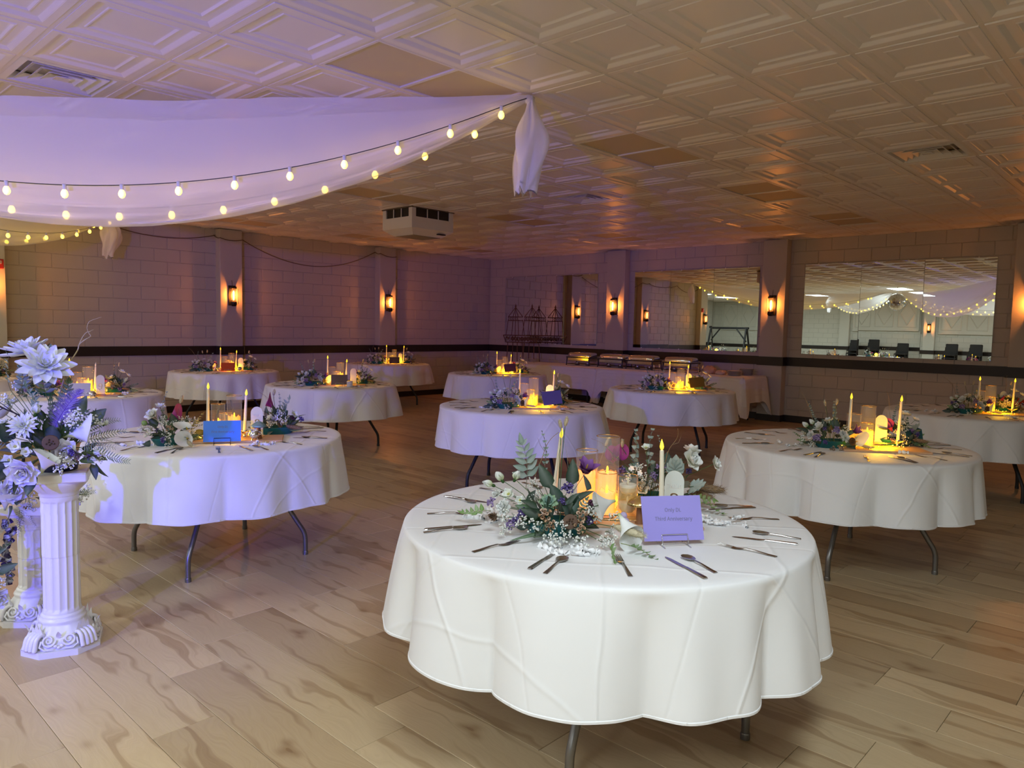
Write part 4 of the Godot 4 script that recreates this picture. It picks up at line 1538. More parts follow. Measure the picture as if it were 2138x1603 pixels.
# ------------------------------------------------------------------ plants (vertex colours are linear)
const LEAF_DARK := Color(0.012, 0.042, 0.016)
const LEAF_MID := Color(0.035, 0.10, 0.022)
const LEAF_LIME := Color(0.14, 0.30, 0.03)
const SAGE := Color(0.17, 0.24, 0.20)
const WHITE := Color(0.84, 0.86, 0.84)
const CREAM := Color(0.80, 0.76, 0.58)
const VIOLET := Color(0.12, 0.06, 0.30)
const MAGENTA := Color(0.30, 0.03, 0.19)
const TAN := Color(0.46, 0.26, 0.13)
const BROWN := Color(0.09, 0.040, 0.018)
const TWIG := Color(0.30, 0.20, 0.10)
var P := {}   # kind -> [mesh, material, part name, centre mesh or null]

func leaf_to(b: MB, x: Transform3D, len: float, w: float, col: Color, curl := 0.3, tip := 0.6, n := 5) -> void:
	var old := b.x
	b.x = x
	var base := b.v.size()
	for i in n + 1:
		var t := float(i) / n
		var a := curl * t
		var y := len * t * (1.0 - 0.12 * a * a)
		var z := -len * 0.5 * curl * t * t
		var hw := w * 0.5 * pow(sin(PI * clampf(pow(t, tip) * 0.97 + 0.02, 0, 1)), 0.8)
		b.col = col.darkened(0.12)
		b.vert(Vector3(-hw, y, z + hw * 0.35))
		b.col = col.lightened(0.10)
		b.vert(Vector3(0, y, z))
		b.col = col.darkened(0.05)
		b.vert(Vector3(hw, y, z + hw * 0.35))
	for i in n:
		for s in 2:
			var q := base + i * 3 + s
			b.quad(q, q + 1, q + 4, q + 3)
	b.col = Color.WHITE
	b.x = old


func petal_to(b: MB, x: Transform3D, len: float, w: float, tilt: float, cup: float, c0: Color, c1: Color, point := 1.0, n := 5, ruff := 0.0) -> void:
	# starts at the flower's centre, leaves the axis (+y) by tilt and bends back by cup; lies in the x = 0 half plane towards +z
	var old := b.x
	b.x = x
	var base := b.v.size()
	var p := Vector3.ZERO
	for i in n + 1:
		var t := float(i) / n
		var a := tilt - cup * t
		if i > 0: p += Vector3(0, cos(a), sin(a)) * len / n
		var hw := w * 0.5 * pow(maxf(sin(PI * (0.12 + 0.86 * pow(t, 1.0 / point))), 0.0), 0.7)
		var nrm := Vector3(0, sin(a), -cos(a))
		for k in 5:
			var s := (k - 2) / 2.0
			b.col = c0.lerp(c1, clampf(t * 1.3 - 0.15 + absf(s) * 0.1, 0, 1))
			b.vert(p + Vector3(s * hw, 0, 0) + nrm * (s * s * hw * 0.35 + ruff * sin(s * 4.0 + t * 5.0 + base) * t))
	for i in n:
		for k in 4:
			var q := base + i * 5 + k
			b.quad(q, q + 1, q + 6, q + 5)
	b.col = Color.WHITE
	b.x = old


func bloom(layers: Array, c0: Color, c1: Color, ruff := 0.002, sd := 1) -> ArrayMesh:   # layers of [count, length, width, tilt, cup, point]
	var r := RandomNumberGenerator.new()
	r.seed = sd
	var b := MB.new()
	for li in layers.size():
		var l: Array = layers[li]
		for k in l[0]:
			var a: float = TAU * (k + 0.5 * (li % 2)) / l[0] + r.randf_range(-0.12, 0.12)
			petal_to(b, Transform3D(Basis(Vector3.UP, a), Vector3(0, li * 0.0015, 0)), l[1] * r.randf_range(0.9, 1.08), l[2], l[3] + r.randf_range(-0.1, 0.1), l[4], c0, c1, l[5], 5, ruff)
	return b.mesh()


func ball(r: Vector3, col: Color, at := Vector3.ZERO, n := 8, m := 6) -> ArrayMesh:
	var b := MB.new()
	b.col = col
	b.blob(at, r, n, m)
	return b.mesh()


func calla_to(b: MB, c: Color, inner: Color, s: float) -> void:
	b.grid(16, 8, func(u: float, v: float) -> Vector3:
		var a := (u - 0.5) * TAU * 1.04
		var r := (0.004 + 0.022 * pow(v, 1.7)) * s
		var flare := pow(v, 3.0) * 0.014 * s * (0.4 + 0.6 * cos(a * 0.5))
		var y := (0.055 * v + 0.022 * v * v * cos(a * 0.5) * cos(a * 0.5) * (1.0 + 0.8 * maxf(cos(a), 0))) * s
		b.col = inner.lerp(c, smoothstep(0.0, 0.4, v))
		return Vector3(sin(a) * (r + flare), y - 0.05 * s, cos(a) * (r + flare) + 0.012 * s * v * v))
	b.col = Color.WHITE


func make_plants() -> void:
	var b: MB
	var r := RandomNumberGenerator.new()
	r.seed = 4
	var reg := func(kind: String, mesh: Mesh, m: Material, called: String, centre: Mesh = null) -> void: P[kind] = [mesh, m, called, centre]
	for k in [["dark", 0.075, 0.040, LEAF_DARK, 0.35], ["mid", 0.062, 0.032, LEAF_MID, 0.4], ["broad", 0.085, 0.062, Color(0.02, 0.06, 0.035), 0.25], ["blade", 0.13, 0.014, LEAF_MID, 0.5], ["grey", 0.07, 0.05, Color(0.06, 0.11, 0.09), 0.3], ["lime", 0.045, 0.03, LEAF_LIME, 0.3]]:
		b = MB.new()
		leaf_to(b, Transform3D(), k[1], k[2], k[3], k[4])
		reg.call(k[0], b.mesh(), M.leaf, "leaf")
	reg.call("ranunculus", bloom([[6, 0.048, 0.046, 1.5, 0.5, 1.3], [6, 0.040, 0.040, 1.1, 0.7, 1.3], [5, 0.030, 0.034, 0.8, 0.9, 1.2], [5, 0.022, 0.026, 0.55, 0.9, 1.2]], CREAM, WHITE, 0.002, 2), M.petal, "ranunculus", ball(Vector3(0.009, 0.010, 0.009), Color(0.18, 0.26, 0.06), Vector3(0, 0.008, 0)))
	reg.call("anemone", bloom([[5, 0.026, 0.026, 1.25, 0.25, 1.4], [4, 0.022, 0.022, 1.0, 0.3, 1.4]], Color(0.75, 0.78, 0.55), WHITE, 0.002, 3), M.petal, "anemone", ball(Vector3(0.006, 0.004, 0.006), Color(0.42, 0.40, 0.10), Vector3(0, 0.004, 0)))
	reg.call("rose", bloom([[6, 0.036, 0.036, 1.3, 0.9, 1.4], [6, 0.032, 0.032, 1.0, 1.0, 1.4], [6, 0.028, 0.028, 0.75, 0.9, 1.4], [5, 0.025, 0.022, 0.5, 0.7, 1.4], [4, 0.022, 0.016, 0.25, 0.5, 1.4]], Color(0.72, 0.62, 0.40), Color(0.84, 0.80, 0.66), 0.0015, 4), M.petal, "rose")
	reg.call("peony", bloom([[7, 0.062, 0.064, 1.45, 0.4, 1.3], [6, 0.056, 0.056, 1.15, 0.5, 1.3], [6, 0.044, 0.046, 0.8, 0.6, 1.3], [5, 0.03, 0.03, 0.5, 0.6, 1.3]], Color(0.72, 0.62, 0.60), Color(0.80, 0.80, 0.86), 0.004, 5), M.petal, "peony", ball(Vector3(0.009, 0.008, 0.009), Color(0.40, 0.28, 0.12), Vector3(0, 0.01, 0)))
	reg.call("mum", bloom([[15, 0.040, 0.010, 1.5, 0.15, 1.2], [13, 0.036, 0.010, 1.2, 0.3, 1.2], [11, 0.028, 0.009, 0.9, 0.4, 1.2], [8, 0.018, 0.008, 0.5, 0.4, 1.1]], Color(0.70, 0.74, 0.52), WHITE, 0.001, 6), M.petal, "chrysanthemum")
	reg.call("puff", bloom([[9, 0.022, 0.016, 1.5, 0.3, 1.2], [9, 0.020, 0.015, 1.1, 0.4, 1.2], [8, 0.017, 0.013, 0.7, 0.5, 1.2], [5, 0.013, 0.010, 0.3, 0.3, 1.2]], Color(0.80, 0.80, 0.72), WHITE, 0.002, 7), M.petal, "stock_flower")
	reg.call("daisy", bloom([[15, 0.034, 0.0085, 1.35, 0.1, 1.1]], WHITE, WHITE, 0.0006, 8), M.petal, "daisy", ball(Vector3(0.010, 0.006, 0.010), Color(0.34, 0.24, 0.03), Vector3(0, 0.003, 0), 10))
	reg.call("tulip_bud", bloom([[3, 0.034, 0.028, 0.75, 1.0, 1.2], [3, 0.034, 0.026, 0.6, 0.9, 1.2]], Color(0.60, 0.66, 0.40), WHITE, 0.0005, 9), M.petal, "tulip_bud", ball(Vector3(0.006, 0.008, 0.006), LEAF_MID, Vector3(0, -0.004, 0)))
	reg.call("tulip", bloom([[3, 0.052, 0.034, 0.55, -0.25, 1.2], [3, 0.050, 0.032, 0.45, -0.35, 1.2]], Color(0.10, 0.015, 0.08), Color(0.22, 0.08, 0.33), 0.001, 10), M.petal, "tulip", ball(Vector3(0.003, 0.016, 0.003), Color(0.55, 0.33, 0.06), Vector3(0, 0.02, 0)))
	reg.call("star", bloom([[5, 0.012, 0.010, 1.35, 0.0, 1.1]], WHITE, WHITE, 0.0, 11), M.petal, "star_flower")
	for k in [["calla", WHITE, Color(0.45, 0.50, 0.18), 1.15], ["calla_pink", MAGENTA, Color(0.12, 0.01, 0.06), 1.0]]:
		b = MB.new()
		calla_to(b, k[1], k[2], k[3])
		reg.call(k[0], b.mesh(), M.petal, "calla_lily", ball(Vector3(0.003, 0.016, 0.003) * k[3], Color(0.75, 0.50, 0.04), Vector3(0, -0.012, 0.002)))
	reg.call("poppy_bud", ball(Vector3(0.014, 0.015, 0.014), Color(0.20, 0.33, 0.06), Vector3.ZERO, 10, 8), M.leaf, "poppy_bud")
	reg.call("lilac_ball", ball(Vector3(0.013, 0.012, 0.013), Color(0.50, 0.40, 0.60), Vector3.ZERO, 10, 8), M.petal, "globe_flower")
	# sprays
	for k in [["babys_breath", 34, 0.055, 0.030, [Color(0.86, 0.87, 0.82), Color(0.80, 0.82, 0.74)], 0.0042, "babys_breath"], ["lavender", 60, 0.040, 0.016, [Color(0.10, 0.07, 0.25), Color(0.18, 0.13, 0.36), Color(0.07, 0.04, 0.17)], 0.0042, "lavender_cluster"], ["lilac_spray", 46, 0.042, 0.020, [Color(0.33, 0.25, 0.45), Color(0.22, 0.15, 0.34)], 0.0045, "lilac_cluster"], ["plum", 30, 0.03, 0.016, [Color(0.06, 0.012, 0.04), Color(0.10, 0.02, 0.07)], 0.006, "plum_cluster"]]:
		b = MB.new()
		for i in k[1]:
			var d := Vector3(r.randf_range(-1, 1), r.randf_range(-0.3, 1), r.randf_range(-1, 1)).normalized() * r.randf_range(0.35, 1.0)
			var e: Vector3 = Vector3(d.x * k[3] * 1.15, k[2] * (0.45 + 0.55 * d.y), d.z * k[3] * 1.15)
			if k[0] == "babys_breath" and i % 2 == 0:
				b.col = Color(0.12, 0.18, 0.06)
				b.tube([Vector3.ZERO, e * 0.55 + Vector3(0, 0.006, 0), e], 0.0005, 0.0004, 3, false)
			b.col = k[4][i % k[4].size()]
			var q: float = k[5] * r.randf_range(0.7, 1.15)
			b.blob(e, Vector3(q, q * 0.85, q), 6, 4)
		b.col = Color.WHITE
		reg.call(k[0], b.mesh(), M.petal, k[6])
	b = MB.new()   # small tan cups
	for i in 11:
		var e := Vector3(r.randf_range(-0.016, 0.016), 0.020 + r.randf_range(-0.014, 0.016), r.randf_range(-0.016, 0.016))
		b.x = toward(e, e + Vector3(0, -0.006, 0) + Vector3(r.randf() - 0.5, 0, r.randf() - 0.5) * 0.01)
		b.col = TAN.lightened(r.randf() * 0.2)
		b.lathe([Vector2(0.002, -0.004), Vector2(0.004, 0.0), Vector2(0.0065, 0.004), Vector2(0.0058, 0.0045), Vector2(0.003, 0.001)], 7)
		b.col = BROWN
		b.blob(Vector3(0, 0.001, 0), Vector3(0.0025, 0.001, 0.0025), 5, 3)
	b.x = Transform3D()
	b.col = Color.WHITE
	reg.call("wax", b.mesh(), M.petal, "waxflower")
	b = MB.new()   # rosette succulent
	for l in 4:
		for i in 6:
			var a := TAU * (i + 0.5 * l) / 6
			leaf_to(b, Transform3D(Basis(Vector3.UP, a) * Basis(Vector3.RIGHT, 1.35 - l * 0.3), Vector3(0, l * 0.002, 0)), 0.030 - l * 0.005, 0.014, Color(0.20, 0.34, 0.16).lerp(Color(0.12, 0.24, 0.20), l / 3.0), -0.5, 1.6, 4)
	reg.call("succulent", b.mesh(), M.leaf, "succulent")
	b = MB.new()   # cone
	for l in 6:
		for i in 8:
			var a := TAU * (i + 0.5 * l) / 8
			leaf_to(b, Transform3D(Basis(Vector3.UP, a) * Basis(Vector3.RIGHT, 1.25 - l * 0.16), Vector3(0, l * 0.0045, 0)), 0.018 - l * 0.0015, 0.011, TAN.darkened(0.45 + 0.2 * (i % 2)), 0.2, 0.5, 3)
	reg.call("cone", b.mesh(), M.leaf, "pine_cone")
	b = MB.new()   # seed pod with a flat dimpled top
	b.col = BROWN
	b.lathe([Vector2(0.004, 0), Vector2(0.009, 0.008), Vector2(0.020, 0.022), Vector2(0.022, 0.026), Vector2(0.020, 0.028), Vector2(0.001, 0.026)], 14)
	for i in 7:
		b.col = BROWN.darkened(0.5)
		b.blob(Vector3(cos(i * 2.4), 0, sin(i * 2.4)) * 0.012 * (0.3 + 0.1 * i) + Vector3(0, 0.0275, 0), Vector3(0.003, 0.002, 0.003), 5, 3)
	b.col = Color.WHITE
	reg.call("pod", b.mesh(), M.leaf, "seed_pod")
	# stems with leaves
	for k in [["eucalyptus", 0.20, 9, 0.028, Color(0.13, 0.21, 0.18), 0.55], ["fine_eucalyptus", 0.19, 12, 0.017, Color(0.10, 0.17, 0.13), 0.5], ["leafy", 0.10, 5, 0.034, LEAF_LIME.darkened(0.15), 0.6], ["green_sprig", 0.12, 6, 0.036, LEAF_MID, 0.6], ["sage", 0.16, 6, 0.058, SAGE, 0.7], ["fern", 0.15, 14, 0.030, Color(0.10, 0.17, 0.05), 0.8], ["rosemary", 0.12, 22, 0.020, Color(0.025, 0.05, 0.022), 0.9]]:
		b = MB.new()
		b.col = k[4].lerp(TWIG, 0.4)
		var ln: float = k[1]
		var curve := func(t: float) -> Vector3: return Vector3(0.03 * ln / 0.2 * sin(t * 2.2), ln * t, 0.05 * ln / 0.2 * t * t)
		var pts := []
		for i in 9: pts.append(curve.call(i / 8.0))
		b.tube(pts, 0.0012, 0.0006, 4, false)
		for i in k[2]:
			var t := lerpf(0.12, 1.0, float(i + 1) / k[2])
			var size: float = k[3] * lerpf(1.0, 0.5, t * t)
			for s in [-1.0, 1.0]:
				var o := Basis(Vector3.UP, (i % 2) * PI / 2 * (1.0 if k[0] in ["eucalyptus", "fine_eucalyptus", "rosemary"] else 0.0) + r.randf_range(-0.3, 0.3)) * Basis(Vector3.BACK, -s * (1.25 - 0.45 * t))
				leaf_to(b, Transform3D(o, curve.call(t)), size, size * {"eucalyptus": 0.9, "fine_eucalyptus": 0.75, "leafy": 0.55, "green_sprig": 0.5, "sage": 0.46, "fern": 0.16, "rosemary": 0.11}[k[0]], k[4].lightened(r.randf() * 0.15), 0.35, k[5], 4 if k[0] != "rosemary" else 2)
		if k[0] in ["leafy", "green_sprig", "sage"]: leaf_to(b, Transform3D(Basis(), curve.call(1.0)), k[3] * 0.8, k[3] * 0.35, k[4], 0.2, 0.6, 4)
		reg.call(k[0], b.mesh(), M.leaf, {"fern": "fern_sprig", "sage": "sage_sprig", "rosemary": "rosemary_sprig", "leafy": "leafy_sprig", "green_sprig": "leafy_sprig"}.get(k[0], "eucalyptus_stem"))
	b = MB.new()   # dusty miller: a lobed felt leaf
	for i in 7:
		leaf_to(b, Transform3D(Basis(Vector3.BACK, (i - 3) * 0.42), Vector3(0, absf(i - 3) * -0.004, 0)), 0.045 - absf(i - 3) * 0.005, 0.026, Color(0.30, 0.38, 0.34), 0.2, 1.3, 4)
	reg.call("dusty", b.mesh(), M.leaf, "felted_leaf")
	for k in 3:   # curly willow twigs
		b = MB.new()
		b.col = TWIG
		var h: float = [0.26, 0.20, 0.30][k]
		var p := []
		for i in 22:
			var t := i / 21.0
			p.append(Vector3(sin(t * 7.0 + k * 2.0) * 0.016 * t + 0.10 * t * t * [1, -1, 0.6][k], h * t, cos(t * 6.0 + k) * 0.014 * t))
		b.tube(p, 0.0022, 0.0009, 5)
		b.tube([p[13], p[13] + Vector3(0.02, 0.02, 0.01), p[13] + Vector3(0.028, 0.05, 0.0)], 0.0012, 0.0006, 4)
		reg.call("willow%d" % k, b.mesh(), M.leaf, "willow_twig")
	for k in [["bunny", 0.034, 0.0095, Color(0.62, 0.52, 0.34), 150, 0.20], ["pampas", 0.10, 0.017, Color(0.70, 0.62, 0.42), 420, 0.0], ["brown_pampas", 0.10, 0.019, Color(0.30, 0.19, 0.09), 420, 0.0]]:
		b = MB.new()
		if k[5] > 0:
			b.col = Color(0.40, 0.33, 0.20)
			b.tube([Vector3(0.0, -k[5], 0.02), Vector3(0.006, -k[5] * 0.5, 0.008), Vector3.ZERO], 0.0009, 0.0007, 4, false)
		b.col = k[3].darkened(0.2)
		b.blob(Vector3(0, k[1] * 0.5, 0), Vector3(k[2] * 0.7, k[1] * 0.5, k[2] * 0.7), 8, 6)
		for i in k[4]:
			var t := r.randf()
			var a := r.randf() * TAU
			var w: float = k[2] * 0.62 * sqrt(maxf(1.0 - pow(t * 2.0 - 1.0, 2.0), 0.02))
			var o := Vector3(cos(a) * w, t * k[1], sin(a) * w)
			var tip: Vector3 = o + Vector3(cos(a), 0.9, sin(a)).normalized() * k[2] * 0.75
			var side := Vector3(-sin(a), 0, cos(a)) * 0.0009
			b.col = k[3].lightened(r.randf() * 0.3)
			b.face([o - side, o + side, tip])
		b.col = Color.WHITE
		reg.call(k[0], b.mesh(), M.fluff, "bunny_tail" if k[0] == "bunny" else "pampas_plume")
	b = MB.new()   # shallow boat-shaped dish
	b.x = Transform3D(Basis.from_scale(Vector3(1.75, 1, 1)), Vector3.ZERO)
	b.lathe([Vector2(0.001, 0.0), Vector2(0.050, 0.0), Vector2(0.050, 0.0), Vector2(0.055, 0.006), Vector2(0.068, 0.034), Vector2(0.072, 0.048), Vector2(0.069, 0.049), Vector2(0.062, 0.036), Vector2(0.001, 0.034)], 32)
	P.dish = [b.mesh(), M.dish, "dish", null]


func put(o: Node3D, kind: String, x: Transform3D) -> void:
	var k: Array = P[kind]
	var m := part(k[2], k[0], k[1], o, x)
	if k[2] in ["babys_breath"]: m.set_meta("kind", "stuff")
	if k[3]: part("centre" if k[2] != "calla_lily" else "spadix", k[3], k[1], m)


# rows: [kind, x, y, z, size, lean x, lean y, lean z]; without a lean the piece points away from the heart of the dish
func arrangement(label: String, x: Transform3D, rows: Array, heart: Vector3, fill: Array, half: Vector3, dish_turn := 0.0, called := "flower_arrangement", group := "") -> Node3D:
	var o := thing(called, label, "flowers", Vector3.ZERO, 0.0, group)
	o.transform = x
	var stems := MB.new()
	stems.col = Color(0.05, 0.11, 0.03)
	for r in rows:
		var p := Vector3(r[1], r[2], r[3])
		var d := p - heart
		if r.size() > 5: d = Vector3(r[5], r[6], r[7])
		put(o, r[0], toward(p, d, r[4], rnd(0, TAU) if r.size() <= 8 else r[8]))
		if p.distance_to(heart) > 0.09 and not r[0] in ["pampas", "brown_pampas", "dark", "mid", "leafy", "dish"]:
			stems.tube([heart + Vector3(p.x - heart.x, 0, p.z - heart.z) * 0.3, heart.lerp(p, 0.6) + Vector3(0, 0.01, 0), p], 0.0016, 0.0013, 4, false)
	for f in fill:   # [kind, count, nearest, farthest, size]
		for i in f[1]:
			var a := rnd(0, TAU)
			var el := rnd(-0.25, 1.35) if f[0] != "leafy" else rnd(-0.3, 0.2)
			var d := Vector3(cos(a) * cos(el), sin(el), sin(a) * cos(el))
			var q := rnd(f[2], f[3])
			var p := heart + d * half * q
			if p.y < 0.012: p.y = 0.012 + rnd(0, 0.02)
			put(o, f[0], toward(p, d * half + Vector3(rnd(-1, 1), rnd(-0.6, 1), rnd(-1, 1)) * 0.05, f[4] * rnd(0.8, 1.15), rnd(0, TAU)))
	part("stems", stems.mesh(), M.leaf, o)
	if called == "flower_arrangement": put(o, "dish", xf(Vector3(heart.x, 0, heart.z), dish_turn))
	return o


var proto := {}

func flowers_on_table(k: int, at: Vector3, yaw: float, nick: String) -> void:
	var mound := [["broad", 7, 0.5, 0.85, 0.9], ["dark", 16, 0.55, 1.0, 1.0], ["mid", 9, 0.6, 1.0, 0.9], ["grey", 4, 0.6, 1.0, 0.8], ["green_sprig", 4, 0.5, 0.9, 0.7], ["babys_breath", 11, 0.55, 0.95, 0.9], ["lavender", 4, 0.7, 0.95, 0.9], ["leafy", 4, 0.85, 1.05, 0.8], ["wax", 2, 0.8, 0.95, 1.0]]
	if k == 0:
		var rows := [["tulip_bud", -0.418, 0.135, 0.12, 1.1, -0.9, 0.4, 0.2], ["tulip_bud", -0.379, 0.160, 0.14, 1.15, -0.5, 0.8, 0.2], ["tulip_bud", -0.33, 0.166, 0.14, 1.1, 0.35, 0.9, 0.2],
			["sage", -0.292, 0.125, 0.10, 1.05, -0.25, 1.0, 0.0, 0.2], ["fine_eucalyptus", -0.236, 0.150, 0.05, 1.0, -0.12, 1.0, 0.0, 0.0], ["willow1", -0.262, 0.14, 0.05, 0.98, -0.02, 1, 0], ["bunny", -0.156, 0.352, 0.0, 1.15, 0.2, 1, 0], ["bunny", -0.170, 0.345, 0.0, 1.0, -0.25, 1, 0],
			["tulip", -0.071, 0.195, 0.12, 1.25, 0.25, 1, 0.45], ["anemone", -0.343, 0.120, 0.20, 1.1, -0.3, 0.6, 0.8], ["anemone", -0.300, 0.105, 0.22, 0.85, 0.1, 0.5, 0.9], ["puff", -0.351, 0.085, 0.25, 1.5, -0.5, 0.4, 0.8], ["puff", -0.385, 0.12, 0.21, 1.0, -0.6, 0.6, 0.5],
			["lavender", -0.134, 0.135, 0.20, 1.15, 0.2, 1, 0.4], ["lavender", -0.149, 0.100, 0.24, 0.9, 0.1, 0.8, 0.6], ["lavender", -0.278, 0.068, 0.28, 1.1, -0.1, 0.6, 0.8], ["lilac_spray", -0.387, 0.088, 0.22, 0.9, -0.8, 0.4, 0.4], ["lilac_spray", -0.313, 0.040, 0.31, 0.95, -0.2, 0.3, 0.9], ["plum", -0.045, 0.105, 0.24, 0.9, 0.4, 0.6, 0.5],
			["wax", -0.202, 0.080, 0.32, 1.1, 0.1, 0.6, 0.9], ["wax", -0.080, 0.085, 0.34, 1.15, 0.1, 0.6, 0.9], ["wax", -0.181, 0.050, 0.35, 1.0, 0.0, 0.4, 1.0], ["wax", -0.078, 0.055, 0.37, 1.0, 0.1, 0.3, 1], ["succulent", -0.192, 0.118, 0.28, 1.25, 0.05, 0.7, 0.8],
			["calla", -0.011, 0.135, 0.35, 1.15, -0.75, -0.10, 0.65], ["calla", 0.085, 0.075, 0.42, 1.1, 0.55, -0.70, 0.5], ["pampas", 0.035, 0.078, 0.40, 1.15, 0.9, -0.14, 0.45], ["lilac_ball", 0.069, 0.105, 0.36, 1.0], ["lilac_ball", 0.076, 0.088, 0.37, 1.0],
			["cone", -0.378, 0.060, 0.30, 1.1, -0.6, 0.4, 0.8], ["pod", -0.112, 0.070, 0.35, 1.2, 0.1, 0.3, 1], ["broad", -0.256, 0.080, 0.25, 1.05, 0.1, 1, 0.5], ["broad", -0.163, 0.105, 0.23, 0.9, -0.3, 1, 0.3], ["dark", -0.119, 0.150, 0.12, 1.3, 0.05, 1, 0.1, 0.2], ["dark", -0.196, 0.140, 0.14, 1.3, -0.5, 1, 0.1, 0.2], ["broad", -0.114, 0.060, 0.31, 1.0, -0.2, 0.9, 0.7], ["grey", -0.062, 0.14, 0.16, 1.0, -0.1, 1, 0.2],
			["leafy", -0.41, 0.058, 0.20, 1.0, -0.95, 0.12, -0.1], ["leafy", 0.06, 0.035, 0.45, 1.15, 0.9, -0.05, 0.3], ["leafy", 0.02, 0.030, 0.46, 1.0, 0.35, 0.0, 0.9], ["blade", -0.20, 0.035, 0.37, 0.95, -0.7, -0.06, 0.6], ["blade", -0.18, 0.035, 0.38, 0.85, -0.4, -0.06, 0.8]]
		for p in [[-0.334, 0.062, 0.30], [-0.277, 0.055, 0.33], [-0.176, 0.020, 0.385], [-0.117, 0.030, 0.39], [-0.073, 0.018, 0.395], [-0.004, 0.022, 0.40], [-0.046, 0.110, 0.31], [-0.028, 0.080, 0.32], [-0.328, 0.036, 0.35], [-0.228, 0.050, 0.35], [0.03, 0.085, 0.33], [-0.14, 0.055, 0.36], [-0.26, 0.14, 0.10], [-0.15, 0.02, 0.40], [0.02, 0.035, 0.41]]:
			rows.append(["babys_breath", p[0], p[1], p[2], rnd(0.75, 0.95), p[0] + 0.17, rnd(0.0, 0.25), 0.5])
		arrangement("larger flower dish of the lilac card table, with tulip buds, callas and purple clusters", on(at, yaw, 0, 0, 0), rows, Vector3(-0.165, 0.035, 0.25), [["dark", 22, 0.35, 0.85, 1.0], ["mid", 8, 0.4, 0.85, 0.9], ["broad", 5, 0.3, 0.7, 0.8], ["green_sprig", 6, 0.3, 0.7, 0.7], ["lavender", 3, 0.6, 0.85, 0.8], ["babys_breath", 8, 0.5, 0.9, 0.75]], Vector3(0.22, 0.10, 0.14), 0.1)
		rows = [["ranunculus", 0.345, 0.205, -0.20, 1.15, 0.35, 0.25, 0.35], ["ranunculus", 0.352, 0.235, -0.22, 0.9, 0.2, 0.7, -0.3], ["ranunculus", 0.44, 0.195, -0.20, 0.75, 0.9, 0.35, 0.5], ["rose", 0.148, 0.095, -0.15, 1.15, 0.1, 0.25, 1.0], ["eucalyptus", 0.12, 0.12, -0.25, 0.95, -0.2, 1, 0], ["eucalyptus", 0.198, 0.14, -0.25, 0.85, 0.08, 1, 0], ["fine_eucalyptus", 0.225, 0.14, -0.27, 0.8, 0.12, 1, 0], ["anemone", 0.17, 0.24, -0.25, 0.85, -0.1, 0.8, 0.5],
			["dusty", 0.285, 0.175, -0.18, 1.3, 0.0, 1, 0.3, 0.0], ["dusty", 0.36, 0.105, -0.17, 1.35, 0.8, 0.4, 0.5], ["dusty", 0.31, 0.11, -0.15, 1.2, 0.4, 0.6, 0.7], ["broad", 0.25, 0.14, -0.26, 1.05, 0.1, 1, 0.2, 0.0], ["brown_pampas", 0.36, 0.085, -0.25, 1.35, 0.95, -0.02, 0.2], ["brown_pampas", 0.34, 0.07, -0.24, 1.1, 0.9, -0.12, 0.35], ["leafy", 0.36, 0.05, -0.16, 1.1, 0.9, -0.1, 0.35], ["leafy", 0.33, 0.06, -0.14, 1.0, 0.8, -0.1, 0.5], ["lavender", 0.341, 0.14, -0.22, 0.8, 0.1, 1, 0.1], ["lilac_spray", 0.233, 0.14, -0.25, 1.0, 0, 1, 0.4], ["lilac_spray", 0.20, 0.12, -0.2, 0.9, 0, 0.8, 0.6],
			["willow1", 0.235, 0.15, -0.25, 0.95, 0.55, 1, 0], ["willow0", 0.06, 0.15, -0.27, 0.6, -0.4, 1, 0], ["bunny", 0.001, 0.242, -0.25, 1.0, 0.35, 0.9, 0], ["bunny", 0.071, 0.238, -0.25, 1.05, 0, 1, 0.1], ["star", 0.11, 0.165, -0.18, 1.1, -0.1, 0.4, 1], ["star", 0.143, 0.15, -0.17, 1.1, 0.1, 0.3, 1], ["calla_pink", 0.055, 0.20, -0.24, 0.9, 0.3, 0.6, 0.5], ["calla_pink", 0.03, 0.19, -0.26, 0.8, -0.3, 0.7, 0.5], ["lavender", 0.075, 0.13, -0.2, 1.1, -0.2, 1, 0.4], ["pod", 0.06, 0.155, -0.22, 1.0, 0, 0.8, 0.4], ["wax", 0.255, 0.12, -0.2, 1.0, 0, 0.8, 0.6]]
		arrangement("smaller flower dish of the lilac card table, with white ranunculus and a cream rose", on(at, yaw, 0, 0, 0), rows, Vector3(0.19, 0.035, -0.23), mound.slice(0, 6) + [["babys_breath", 4, 0.6, 0.9, 0.8]], Vector3(0.17, 0.11, 0.12), 0.35)
		return
	var first := [["ranunculus", -0.10, 0.18, 0.02, 1.05, -0.7, 0.7, 0.3], ["ranunculus", -0.05, 0.22, -0.03, 0.75, 0.1, 1, 0.2], ["poppy_bud", -0.15, 0.14, 0.03, 1.1], ["calla_pink", 0.02, 0.17, 0.03, 1.25, 0.85, 0.5, 0.2], ["calla", 0.06, 0.11, 0.11, 1.1, -0.35, 0.75, 0.4], ["calla", 0.05, 0.055, 0.15, 1.15, -0.3, 0.3, 0.85], ["bunny", 0.055, 0.24, -0.01, 1.5, 0.3, 1, 0], ["fine_eucalyptus", -0.03, 0.12, -0.03, 0.95, -0.1, 1, 0], ["pampas", 0.05, 0.035, 0.15, 0.75, 0.1, -0.25, 0.9], ["willow1", -0.01, 0.1, -0.03, 0.85, -0.3, 1, 0], ["wax", -0.03, 0.10, 0.10, 1.0], ["lavender", -0.07, 0.05, 0.13, 1.0], ["broad", 0.0, 0.10, 0.04, 1.1, -0.1, 1, 0.3]]
